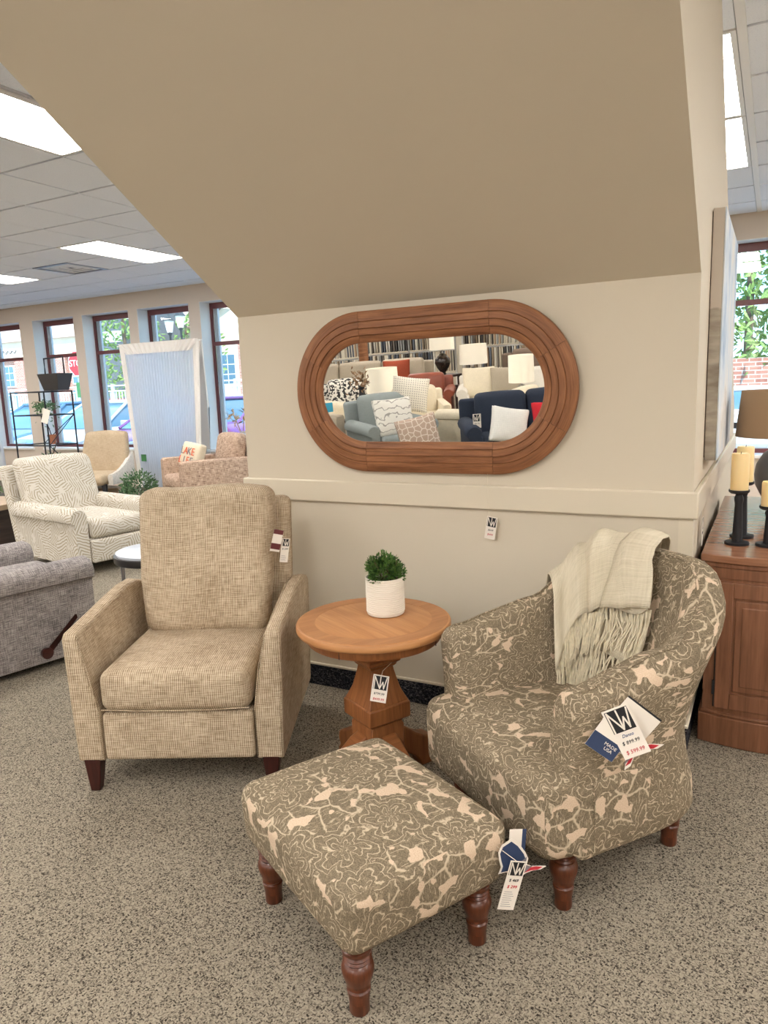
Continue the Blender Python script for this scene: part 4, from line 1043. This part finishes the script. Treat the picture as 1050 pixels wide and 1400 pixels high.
# wire etagere by the windows
EG = thing('etagere', 'black wire etagere with plants standing before the left windows', 'shelf', (-9.40, 7.0, 0))
PX = [(-.36, -.12), (.36, -.12), (-.30, .30), (.42, .30)]
for x, y in PX:
    b_ = newbm(); tube(b_, [(x, y, 0), (x, y, 1.51)], .012, 6); obj('post', b_, 'blackmetal', EG)
for z in (.30, .74, 1.17, 1.50):
    for (i, j) in ((0, 1), (2, 3), (0, 2), (1, 3)):
        b_ = newbm(); tube(b_, [(*PX[i], z), (*PX[j], z)], .010, 6); obj('shelf_rail', b_, 'blackmetal', EG)
    if z < 1.4: obj('glass_shelf', prism([PX[0], PX[1], PX[3], PX[2]], z+.008, z+.014), 'glass', EG, False)
for (i, j, z0, z1) in ((1, 3, .74, 1.17), (3, 1, .3, .74), (2, 3, .74, 1.17)):
    b_ = newbm(); tube(b_, [(*PX[i], z0), (*PX[j], z1)], .006, 5); obj('brace', b_, 'blackmetal', EG)
PT = thing('planter_box', 'dark grey tapered planter with tall handle frame on the wire etagere', 'planter', (-9.02, 7.08, 1.512))
loftb = newbm(); loft(loftb, [[(sx*a, sy*b2, z) for sx, sy in ((-1, -1), (1, -1), (1, 1), (-1, 1))] for a, b2, z in ((.15, .09, 0), (.215, .13, .235), (.205, .12, .235), (.15, .09, .03))]); obj('box', loftb, 'gunmetal', PT, False)
b_ = newbm(); tube(b_, [(-.20, 0, .22), (-.20, 0, .45), (.20, 0, .46), (.20, 0, .22)], .012, 6); obj('handle', b_, 'blackmetal', PT)
wb = thing('woven_vase', 'small black and white patterned basket on the wire etagere', 'basket', (-9.45, 7.12, 1.185))
obj('basket', lathe([(0, 0), (.06, 0), (.075, .08), (.07, .17), (.06, .17), (0, .02)], 18, cap=False), 'bwprint', wb); obj('rim', lathe([(.058, .168), (.074, .168), (.074, .18), (.058, .18)], 18, cap=False), 'oakpale', wb)
tp_ = thing('trailing_plant', 'trailing green plant on the middle shelf of the wire etagere', 'plant', (-9.22, 7.02, 1.185))
obj('pot', lathe([(0, 0), (.05, 0), (.065, .09), (.058, .09), (0, .07)], 16, cap=False), 'ceramic', tp_)
def gen_tr(r_):
    x = r_.uniform(-.17, .17); z = .12+r_.gauss(0, .03)-(r_.random()**3)*.30*(1 if r_.random() < .3 else 0)
    return Vector((x, r_.uniform(-.10, .08), z)), Vector((r_.uniform(-1, 1), r_.uniform(-1, 1), r_.uniform(-1, .6)))
foliage(tp_, 'leaf2', 260, gen_tr, .05, 4)
tp2 = thing('terracotta_pot', 'small terracotta pot with a twig hung inside the wire etagere', 'pot', (-9.15, 7.02, .754))
obj('pot', lathe([(0, 0), (.04, 0), (.058, .11), (.062, .11), (.062, .135), (.052, .135), (0, .10)], 18, cap=False), 'terra', tp2)
b_ = newbm(); tube(b_, [(0, 0, .1), (-.05, 0, .24), (-.16, .02, .38)], .007, 5); obj('twig', b_, 'legdark', tp2)
tp3 = thing('floor_plant', 'low green plant with brown branches at the foot of the wire etagere', 'plant', (-9.22, 7.02, .315))
obj('pot', lathe([(0, 0), (.08, 0), (.11, .12), (.10, .12), (0, .10)], 18, cap=False), 'greybase', tp3)
foliage(tp3, 'leaf2', 240, lambda r_: (Vector((r_.gauss(0, .12), r_.gauss(0, .07), .17+abs(r_.gauss(0, .05)))), Vector((r_.uniform(-1, 1), r_.uniform(-1, 1), r_.uniform(-.2, 1)))), .06, 5)
b_ = newbm(); tube(b_, [(0, 0, .1), (.05, 0, .3), (.14, 0, .44)], .008, 5); obj('branch', b_, 'bark', tp3)
tgw = obj('white_tag', bx(-.05, .05, -.002, 0, -.10, .10), 'card', None, False, loc=(-9.0, 6.84, 1.16), rot=(0, R(20), R(20))); tgw.name = 'price_tag'; tag(tgw, 'blank white tag hanging on the right front post of the wire etagere', 'price tag')
ST = thing('occasional_table', 'small round table with pale top on a dark stem near the etagere', 'side table', (-8.72, 6.93, 0))
obj('tabletop', lathe([(0, .60), (.23, .60), (.235, .61), (.23, .62), (0, .62)], 36, cap=False), 'greystone', ST); obj('stem', lathe([(0, 0), (.13, 0), (.13, .015), (.025, .03), (.022, .60), (0, .60)], 16, cap=False), 'blackpaint', ST)
DB = thing('dried_arrangement', 'basket of brown dried leaves left of the beige slipper chair', 'plant', (-8.30, 6.75, 0))
obj('basket', lathe([(0, 0), (.11, 0), (.14, .2), (.125, .2), (0, .17)], 20, cap=False), 'shade', DB)
foliage(DB, 'driedleaf', 260, lambda r_: (Vector((r_.gauss(0, .09), r_.gauss(0, .08), .24+abs(r_.gauss(0, .12)))), Vector((r_.uniform(-1, 1), r_.uniform(-1, 1), r_.uniform(-.2, 1)))), .07, 6)
HT = thing('low_table', 'low dark table at the left edge carrying a frosted glass lantern', 'side table', (-9.9, 6.55, 0))
obj('tabletop', bx(-.5, .25, -.25, .25, .40, .43), 'greystone', HT, bevel=.005)
for sx in (-.45, .2):
    for sy in (-.2, .2): obj('leg', bx(sx-.02, sx+.02, sy-.02, sy+.02, 0, .40), 'blackpaint', HT, False)
HL = thing('glass_lantern', 'tall frosted white glass lantern on the low table at left', 'lantern', (-9.78, 6.55, .43))
obj('glass', lathe([(0, 0), (.11, 0), (.115, .02), (.105, .38), (.095, .40), (.09, .38), (0, .03)], 28, cap=False), 'frost', HL); obj('foot', lathe([(0, .001), (.12, .001), (.12, .012), (0, .012)], 28, cap=False), 'white', HL)
WT = thing('console_table', 'long table with pale oak top and dark base at the left edge', 'table', (-6.75, 4.25, 0), R(10))
obj('tabletop', bx(-.62, .55, -.28, .28, .41, .46), 'oakpale', WT, bevel=.006); obj('base', bx(-.56, .49, -.24, .24, .04, .41), 'darkwood', WT, False); obj('plinth', bx(-.54, .47, -.22, .22, 0, .04), 'black', WT, False)
WP = thing('potted_plant', 'small green plant on the pale oak table at the left edge', 'plant', (-6.55, 4.30, .46))
obj('pot', lathe([(0, 0), (.05, 0), (.06, .06), (.052, .06), (0, .05)], 16, cap=False), 'ceramic', WP)
foliage(WP, 'leaf', 220, lambda r_: (Vector((r_.gauss(0, .06), r_.gauss(0, .06), .07+abs(r_.gauss(0, .03)))), Vector((r_.uniform(-1, 1), r_.uniform(-1, 1), r_.uniform(-.2, 1)))), .035, 7)

# ------------------------------------------------------------------ showroom behind the viewer, seen in the mirror
def pillow(label, loc, rz, size, mat, tilt=-18, roll_=0, name='throw_pillow'):
    t = thing(name, label, 'pillow', loc); t.rotation_euler = (R(tilt), R(roll_), rz)
    def pf(x, y, z):
        k = 1-.10*(abs(x)/(size/2))**2*(1-(abs(z)/(size/2))**2)*0; e_ = max(abs(x), abs(z))/(size/2)
        return (x*(1-.07*(1-(z/(size/2))**2)*(abs(x)/(size/2))), y*(1-.55*e_**3), z*(1-.07*(1-(x/(size/2))**2)*(abs(z)/(size/2))))
    obj('cover', S((0, 0, 0), (size, .14, size*.92), .03, (0, .02, 0), 6, pf), mat, t)
    b_ = newbm(); h = size/2-.006; tube(b_, [(-h, 0, -h*.92), (0, 0, -h*.86), (h, 0, -h*.92), (h*.94, 0, 0), (h, 0, h*.92), (0, 0, h*.86), (-h, 0, h*.92), (-h*.94, 0, 0), (-h, 0, -h*.92)], .006, 5); obj('piping', b_, mat, t)
    return t
def lamp(label, loc, w_, h, base, z_sh, drum=True, bmat='urn', shape='urn'):
    t = thing('table_lamp', label, 'lamp', loc)
    pr = {'urn': [(0, 0), (.05, 0), (.05, .015), (.04, .03), (.10, .10), (.135, .17), (.125, .23), (.07, .28), (.05, .30), (.02, .31), (0, .31)],
          'stick': [(0, 0), (.08, 0), (.08, .02), (.025, .03), (.02, .15), (.035, .18), (.02, .21), (.015, .31), (0, .31)],
          'glass': [(0, 0), (.06, 0), (.07, .02), (.065, .22), (.05, .27), (.02, .30), (0, .31)]}[shape]
    k = base/.31; obj('base', lathe([(r, z*k) for r, z in pr], 24, cap=False), bmat, t)
    obj('rod', lathe([(0, base-.01), (.008, base-.01), (.008, z_sh+h*.8), (0, z_sh+h*.8)], 8, cap=False), 'steel', t)
    obj('lampshade', lathe([(w_/2, z_sh), (w_/2+.003, z_sh), (w_/2*(.98 if drum else .8), z_sh+h), (w_/2*(.98 if drum else .8)-.003, z_sh+h), (w_/2, z_sh)], 36, cap=False), 'whiteshade', t)
    return t
def table(label, loc, rz, w_, d, h, mat='darkwood'):
    t = thing('side_table', label, 'side table', loc, rz)
    obj('tabletop', bx(-w_/2, w_/2, -d/2, d/2, h-.04, h), mat, t, bevel=.004)
    for sx in (-1, 1):
        for sy in (-1, 1): obj('leg', bx(sx*(w_/2-.04)-.02, sx*(w_/2-.04)+.02, sy*(d/2-.04)-.02, sy*(d/2-.04)+.02, 0, h-.04), mat, t, False)
    return t
def seatpiece(name, label, loc, ang, W, D, seat, arm, back, mat, **k):
    t = thing(name, label, 'sofa' if W > 1.2 else 'armchair', (*loc, 0), R(ang)); armchair(t, W, D, seat, arm, back, mat, **k); return t
seatpiece('armchair', 'grey chenille armchair with wave-print pillow, reflected at the mirror\'s left', (-3.85, -1.88), 130, .82, .84, .45, .60, .86, 'cgrey', aw=.14)
pillow('white pillow with grey wavy lines on the reflected grey armchair', (-3.70, -1.70, .64), R(130), .46, 'wavy')
seatpiece('sofa', 'cream sofa with piped rounded back, reflected at the mirror\'s lower centre', (-3.02, -3.08), -80, 1.5, .84, .44, .62, .76, 'ccream', aw=.18, ncush=2)
pillow('rose damask pillow leaning on the reflected cream sofa arm', (-3.22, -1.30, .50), R(140), .44, 'damask', -14, 8)
bench = thing('bench', 'low cream upholstered bench under the reflected damask pillow', 'bench', (-3.22, -1.22, 0), R(150)); obj('seat', S((0, 0, .20), (.62, .40, .14), .05, (0, .01, .02), 4), 'ccream', bench)
for sx in (-.25, .25):
    for sy in (-.14, .14): leg_taper(sx, sy, .14, .025, .018, 'legdark', bench)
nvs = seatpiece('sofa', 'navy tufted loveseat, reflected at the mirror\'s lower right', (-2.22, -1.95), 152, 1.45, .88, .44, .60, .84, 'cnavy', aw=.17, ncush=2)
pillow('white boucle pillow on the reflected navy loveseat', (-2.30, -1.45, .58), R(150), .38, 'cwhite', -16, -12)
pillow('red pillow beside the white one on the reflected navy loveseat', (-1.92, -1.66, .60), R(150), .40, 'cred', -16)
price_card('price_tag', 'white price tag hanging on the reflected navy loveseat', (-2.62, -1.42, .63), R(155), 0, 0, .08, .14, '$1,499', None, .018)
seatpiece('armchair', 'dark brown barrel armchair, reflected at the mirror\'s lower left', (-4.36, -.55), 165, .80, .80, .44, .66, .74, 'cdark', aw=.13, roll=False)
seatpiece('armchair', 'beige swivel armchair, reflected behind the dark brown chair', (-4.92, -1.70), 120, .76, .78, .45, .66, .78, 'ctaupe', aw=.13, roll=False)
seatpiece('armchair', 'cream rolled-arm chair, reflected at the mirror\'s far left', (-5.52, -2.82), 120, .90, .90, .46, .66, .98, 'ccream', aw=.16)
cy_ = obj('hang_tag', bx(-.05, .05, -.002, 0, -.06, .06), 'cyan', None, False, loc=(-5.05, -2.52, .66), rot=(0, 0, R(130))); tag(cy_, 'small cyan tag on the reflected cream rolled-arm chair', 'tag')
table('dark side table with black vase, reflected left of the grey armchair', (-4.62, -2.62, 0), R(20), .50, .45, .50)
BV = thing('vase', 'tall black vase with sprigs on the reflected dark side table', 'vase', (-4.58, -2.58, .50)); obj('vase', lathe([(0, 0), (.06, 0), (.085, .08), (.08, .2), (.04, .30), (.03, .38), (.04, .40), (.03, .40), (0, .2)], 20, cap=False), 'black', BV)
foliage(BV, 'driedleaf', 70, lambda r_: (Vector((r_.gauss(0, .07), r_.gauss(0, .07), .48+r_.gauss(0, .07))), Vector((r_.uniform(-1, 1), r_.uniform(-1, 1), r_.uniform(.0, 1)))), .07, 12)
seatpiece('armchair', 'black and white print armchair, reflected behind the black vase', (-5.58, -3.95), 140, .82, .84, .45, .62, .88, 'bwprint', aw=.13)
table('dark lamp table, reflected behind the grey armchair', (-4.80, -3.56, 0), R(20), .55, .55, .45)
lamp('lamp with wide cream drum shade, reflected above the grey armchair', (-4.78, -3.52, .45), .44, .34, .22, .27, shape='stick', bmat='blackpaint')
seatpiece('armchair', 'cream armchair with a dotted pillow, reflected at the mirror\'s centre', (-4.16, -3.25), 150, .84, .84, .46, .60, .80, 'ccream', aw=.12, roll=False)
pillow('cream dotted pillow on the reflected central cream armchair', (-4.14, -3.05, .74), R(155), .48, 'dots', -12, -10)
seatpiece('sofa', 'ivory patterned sofa, reflected right of the mirror\'s centre', (-3.35, -5.22), 160, 1.9, .95, .46, .64, .82, 'civory', aw=.18, ncush=2)
pillow('cream bolster pillow on the reflected ivory sofa', (-3.90, -4.94, .68), R(160), .50, 'ccream', -10)
pillow('taupe striped pillow beside the bolster on the reflected ivory sofa', (-3.50, -5.0, .68), R(160), .46, 'ctaupe', -12)
table('slim lamp table, reflected right of the ivory sofa', (-3.0, -4.14, 0), R(20), .40, .40, .52)
lamp('glass lamp with white drum shade, reflected at the mirror\'s right', (-3.0, -4.14, .52), .34, .36, .20, .22, shape='glass', bmat='clear')
table('dark lamp table, reflected behind the ivory sofa', (-4.45, -6.15, 0), R(20), .50, .50, .55)
lamp('dark-based lamp with cream rectangular shade, reflected behind the ivory sofa', (-4.43, -6.12, .55), .46, .32, .28, .33, bmat='urn')
table('tall dark console, reflected under the bronze urn lamp', (-5.02, -6.20, 0), R(20), .50, .40, .72)
lamp('bronze urn lamp with cream shade, reflected at the mirror\'s top centre', (-5.0, -6.16, .72), .42, .34, .36, .42, bmat='urn')
seatpiece('armchair', 'rust leather armchair, reflected beside the bronze urn lamp', (-4.85, -5.05), 160, .9, .9, .46, .62, .82, 'cleather', aw=.15)
seatpiece('sofa', 'long taupe sectional sofa with rust pillows, reflected along the back', (-6.55, -5.95), 158, 2.7, .95, .50, .70, 1.0, 'ctaupe', aw=.18, ncush=3)
pillow('large rust velvet pillow on the reflected taupe sectional', (-5.78, -5.95, .80), R(158), .48, 'crust', -14)
pillow('small rust velvet pillow at the far left of the reflected taupe sectional', (-7.45, -5.20, .76), R(158), .36, 'crust', -14)
seatpiece('sofa', 'brown leather sofa, reflected at the mirror\'s upper right', (-3.05, -6.45), 165, 2.0, 1.0, .48, .70, 1.05, 'cbrown', aw=.2, ncush=2)
PO = thing('display_column', 'tall orange-brown wooden column, reflected beside the fabric racks', 'column', (-7.0, -7.0, 0)); obj('shaft', lathe([(0, 0), (.12, 0), (.12, .08), (.10, .1), (.09, 2.2), (.12, 2.25), (.12, 2.35), (0, 2.35)], 20, cap=False), 'mirrorwood', PO)
SWC = [C(188, 176, 156), C(112, 104, 96), C(70, 66, 64), C(150, 150, 146), C(206, 200, 188), C(128, 112, 92), C(96, 100, 108), C(166, 140, 116)]
for i, c in enumerate(SWC): MT['swatch%d' % i] = cloth('fabric_sample_%d' % i, c)
sw_me = []
for i in range(len(SWC)):
    o = obj('fabric_sample', S((0, 0, -.21), (.032, .30, .42), .010, n=2, arc=1), 'swatch%d' % i, None); sw_me.append(o.data); bpy.data.objects.remove(o)
rs_ = random.Random(3)
def rack(label, loc, rz, w_, glabel):
    t = thing('fabric_rack', label, 'rack', loc, rz)
    for sx in (-w_/2, 0, w_/2): obj('upright', bx(sx-.02, sx+.02, -.02, .02, 0, 2.0), 'white', t, False)
    mt_ = Matrix.Translation(loc) @ Matrix.Rotation(rz, 4, 'Z')
    for z in (.98, 1.46, 1.95):
        obj('hanging_rail', bx(-w_/2, w_/2, -.16, -.13, z, z+.025), 'white', t, False); obj('rail_bracket', bx(-w_/2, w_/2, -.13, .02, z+.005, z+.018), 'white', t, False)
        x = -w_/2+.04
        while x < w_/2-.04:
            if rs_.random() < .93:
                o = bpy.data.objects.new('fabric_sample', rs_.choice(sw_me)); COL.objects.link(o); o.matrix_world = mt_ @ Matrix.Translation((x, -.145, z-.002)) @ Matrix.Rotation(rs_.uniform(-.05, .05), 4, 'Z')
                o['label'] = glabel; o['category'] = 'fabric sample'; o['group'] = glabel
            x += .052
rack('white rack of hanging fabric samples, reflected at the mirror\'s top centre', (-7.0, -9.0, 0), R(158), 2.0, 'fabric sample hanging on the reflected central rack')
rack('white rack of hanging fabric samples, reflected at the mirror\'s top right', (-4.75, -9.7, 0), R(165), 2.4, 'fabric sample hanging on the reflected right rack')
rack('white rack of hanging fabric samples, reflected at the mirror\'s far left', (-8.1, -7.4, 0), R(150), 1.4, 'fabric sample hanging on the reflected left rack')

# ------------------------------------------------------------------ outside the windows
structure(obj('ground', bx(-90, 60, 8.36, 90, -.35, -.15), 'asphalt', smooth=False))
structure(obj('trim_8', bx(-90, 60, 8.36, 9.6, -.149, -.02), 'concrete', smooth=False))
KW = obj('retaining_wall', bx(-60, -6.5, 16.0, 16.3, -.15, 1.02), 'concrete', None, bevel=.02); tag(KW, 'low pale concrete wall under the white railing across the car park', 'wall')
FN = thing('railing', 'white metal railing on the low wall across the car park', 'railing', (0, 16.15, 1.02))
for k in range(18): obj('post', bx(-34+1.6*k-.04, -34+1.6*k+.04, -.04, .04, 0, .74), 'fencewhite', FN, False)
for z in (.06, .52, .68): obj('rail', bx(-34, -6.5, -.02, .02, z, z+.04), 'fencewhite', FN, False)
bl = newbm()
for k in range(218): bx(-34+.126*k-.012, -34+.126*k+.012, -.012, .012, .10, .52, bl)
o = obj('balusters', bl, 'fencewhite', FN, False); o['kind'] = 'stuff'
def car(label, x, y, rz, mat, L=4.5, H=1.45, Wd=1.8, name='car'):
    t = thing(name, label, 'car', (x, y, -.15), rz)     # front towards -y
    a = L/2
    body = [(-a, .32), (-a+.03, .62), (-a+.2, .74), (-a+1.15, .90), (a-1.0, .95), (a-.15, .93), (a, .80), (a+.02, .42), (a-.05, .26), (-a+.05, .24)]
    bm = prism(body, -Wd/2, Wd/2, ax='x')
    obj('body', bm, mat, t, bevel=.09)
    rings = []
    for z, y0, y1, hw in ((.88, -a+1.0, a-.55, Wd/2-.08), (1.15, -a+1.45, a-.78, Wd/2-.16), (H-.05, -a+1.95, a-1.15, Wd/2-.26)):
        rings.append([(-hw, y0, z), (hw, y0, z), (hw, y1, z), (-hw, y1, z)])
    bm = newbm(); loft(bm, rings); obj('glasshouse', bm, 'carglass', t, bevel=.04)
    hw = Wd/2-.25; obj('roof', S((0, (-a+1.95+a-1.15)/2, H-.03), (2*hw+.04, (a-1.15)-(-a+1.95)+.1, .07), .03, (0, 0, .02), 4), mat, t)
    for sx in (-1, 1):
        pl = newbm(); tube(pl, [(sx*(Wd/2-.08), -a+1.02, .9), (sx*(Wd/2-.25), -a+1.95, H-.04)], .035, 6); obj('pillar', pl, mat, t)
        pl = newbm(); tube(pl, [(sx*(Wd/2-.08), a-.57, .9), (sx*(Wd/2-.25), a-1.15, H-.04)], .05, 6); obj('pillar', pl, mat, t)
        for yy in (-a+.85, a-.85):
            wh = lathe([(0, -.10), (.20, -.10), (.33, -.09), (.33, .09), (.20, .10), (0, .10)], 20, cap=False); bmesh.ops.rotate(wh, verts=wh.verts, cent=(0, 0, 0), matrix=Matrix.Rotation(PI/2, 3, 'Y')); obj('wheel', wh, 'tyre', t, loc=(sx*(Wd/2-.09), yy, .33))
        obj('headlamp', S((sx*(Wd/2-.30), -a+.10, .64), (.36, .16, .14), .05, n=2), 'lampglass', t)
        obj('tail_lamp', S((sx*(Wd/2-.16), a-.03, .74), (.22, .12, .34), .04, n=2), 'tail', t)
        obj('side_mirror', S((sx*(Wd/2+.06), -a+1.5, .98), (.16, .1, .12), .03, n=2), mat, t)
    obj('bumper', S((0, -a+.02, .40), (Wd-.1, .14, .22), .06, n=2), mat, t)
    return t
car('steel blue car parked outside the leftmost window', -15.7, 12.2, R(6), 'carblue')
car('pale silver car parked outside behind the wire etagere', -13.35, 12.0, R(3), 'carsilver')
car('purple car parked outside left of the white curtain', -11.0, 11.9, R(0), 'carpurple')
car('purple hatchback seen from its tail lamp right of the curtain', -8.55, 12.9, R(180), 'carpurple', 4.1, 1.5)
car('pale teal car parked nearest the window right of the curtain', -6.35, 11.6, R(0), 'carteal', 4.3, 1.2)
car('white car passing beyond the white railing', -15.6, 18.6, R(88), 'carwhite')
car('red car partly hidden beyond the white railing', -20.5, 18.8, R(92), 'carred')
BD = thing('brick_building', 'pink brick shopping building with white gridded windows beyond the railing', 'building', (-40, 31, -.15))
obj('walls', bx(-24, 12, 0, 10, 0, 4.1), 'brick', BD, False)
obj('fascia', bx(-24.2, 12.2, -.25, .02, 4.1, 5.15), 'stucco', BD, False)
obj('roof', prism([(-.5, 5.15), (5, 7.6), (10.4, 5.15)], -24.5, 12.5, ax='x'), 'roofing', BD, False)
for k in range(9):
    x = -22+3.9*k
    obj('pilaster', bx(x-.45, x+.45, -.22, 0, 0, 4.1), 'brick', BD, False)
    fr = obj('window', bx(x+.75, x+3.15, -.06, .0, 2.35, 3.75), 'white', BD, False)
    for i in range(5):
        for j in range(3): obj('pane', bx(x+.82+i*.46, x+1.22+i*.46, -.075, -.05, 2.43+j*.43, 2.80+j*.43), 'carglass', fr, False)
    fr2 = obj('shopfront', bx(x+.65, x+3.25, -.05, .0, .1, 2.0), 'carglass', BD, False)
gb = [(12, 0), (12, 4.3), (16.5, 6.4), (21, 4.3), (21, 0)]
obj('gable_wall', prism(gb, -1.2, 9, ax='y'), 'stucco', BD, False)
obj('gable_roof', prism([(11.6, 4.2), (16.5, 6.5), (21.4, 4.2), (21.4, 4.45), (16.5, 6.78), (11.6, 4.45)], -1.6, 9, ax='y'), 'roofing', BD, False)
for x in (12.6, 16.5, 20.4): obj('pilaster', bx(x-.4, x+.4, -1.4, -1.2, 0, 3.9), 'brick', BD, False)
for x in (13.3, 17.2):
    fr = obj('window', bx(x, x+2.5, -1.26, -1.2, 1.9, 3.5), 'white', BD, False)
    for i in range(5):
        for j in range(3): obj('pane', bx(x+.08+i*.48, x+.50+i*.48, -1.275, -1.25, 1.98+j*.5, 2.42+j*.5), 'carglass', fr, False)
b_ = newbm(); tube(b_, [(-5.9+.085*k, -.28, 4.55+.16*math.sin(k*1.3)*(1-.5*(k/40))) for k in range(41)], .025, 5); obj('sign_lettering', b_, 'greyprint', BD)
b_ = newbm(); tube(b_, [(-7.0+.45*math.cos(R(12*k)), -.28, 4.62+.45*math.sin(R(12*k))) for k in range(31)], .03, 5); obj('sign_ring', b_, 'greyprint', BD)
GB = thing('grey_building', 'pale grey narrow block showing left of the lantern posts', 'building', (-26.9, 24.5, -.15)); obj('walls', bx(-1.6, .6, 0, 4, 0, 8.5), 'greybase', GB, False)
for k in range(4): obj('window_band', bx(-1.0, .5, -.04, .0, 4.0+k*1.1, 4.5+k*1.1), 'track', GB, False)
def octag(r): return [(r*math.cos(R(22.5+45*k)), r*math.sin(R(22.5+45*k))) for k in range(8)]
SS = thing('stop_sign', 'red octagonal STOP sign across the car park by the second window', 'sign', (-18.32, 15.2, -.15))
obj('face', prism([(a, b_+2.55) for a, b_ in octag(.40)], -.01, .0, ax='y'), 'white', SS, False); obj('red_face', prism([(a, b_+2.55) for a, b_ in octag(.37)], -.016, -.009, ax='y'), 'stopred', SS, False)
text('STOP', .27, 'white', SS, 'lettering', (0, -.02, 2.55), (PI/2, 0, 0), depth=.003); obj('post', bx(-.03, .03, 0, .05, 0, 2.9), 'steel', SS, False); obj('street_sign', bx(-.12, .30, -.02, .0, 1.55, 2.0), 'greenprint', SS, False)
RS = thing('round_sign', 'round pink sign on a pale pole by the third window', 'sign', (-20.9, 19.9, -.15)); obj('disc', prism([(.30*math.cos(2*PI*k/24), 2.6+.30*math.sin(2*PI*k/24)) for k in range(24)], -.02, 0, ax='y'), 'pinksign', RS, False); obj('pole', lathe([(0, 0), (.06, 0), (.06, 2.9), (0, 2.9)], 10, (0, .07, 0), cap=False), 'fencewhite', RS)
def lantern(label, x, y, h):
    t = thing('lamp_post', label, 'street lamp', (x, y, -.15))
    obj('post', lathe([(0, 0), (.10, 0), (.10, .4), (.05, .5), (.04, h-.1), (.09, h-.04), (.04, h), (0, h)], 12, cap=False), 'lampmetal', t)
    obj('lantern_glass', lathe([(0, h), (.10, h), (.17, h+.40), (0, h+.40)], 6, cap=False), 'lampglass', t); obj('cap', lathe([(.21, h+.40), (.20, h+.43), (.06, h+.58), (.02, h+.75), (0, h+.85)], 6), 'lampmetal', t)
lantern('lantern street lamp outside the fourth window, left of the pair', -19.15, 20, 3.72); lantern('lantern street lamp outside the fourth window, right and taller of the pair', -18.62, 20, 3.85)
def tree(label, x, y, h, cr, zc, n, rs):
    t = thing('street_tree', label, 'tree', (x, y, -.15)); obj('trunk', lathe([(0, 0), (.16, 0), (.11, 1.2), (.05, h*.8), (0, h*.8)], 10, cap=False), 'bark', t)
    def g(r_):
        d = Vector((r_.gauss(0, 1), r_.gauss(0, 1), r_.gauss(0, 1))).normalized(); rr = r_.uniform(.25, 1)**.5; z = d.z*rr
        return Vector((d.x*cr*rr*(1-.4*z), d.y*cr*rr*(1-.4*z), zc+z*(h-zc))), Vector((r_.uniform(-1, 1), r_.uniform(-1, 1), r_.uniform(-1, 1)))
    foliage(t, 'treeleaf', n, g, .26, rs)
tree('light green young tree outside the third window', -24.0, 22.4, 7.2, 1.7, 3.6, 1500, 21)
tree('small green tree top beyond the lantern street lamps', -22.6, 25.2, 5.6, 1.2, 3.6, 500, 22)
tree('large leafy tree filling the right-hand window', -.6, 19.8, 8.0, 2.9, 3.6, 6500, 23)
tree('leafy tree at the far right of the right-hand window', 5.6, 22.5, 7.5, 2.6, 3.6, 3500, 24)
tree('leafy tree behind the stair wall, left in the right-hand window', -5.8, 25.5, 8.0, 2.4, 3.8, 3000, 25)
BW2 = obj('garden_wall', bx(-4, 8, 17.0, 17.3, -.15, 1.7), 'brick', None, False); tag(BW2, 'tan brick garden wall below the trees in the right-hand window', 'wall')
car('white van parked outside the right-hand window', -.2, 15.0, R(88), 'carwhite', 4.8, 1.3, name='van')
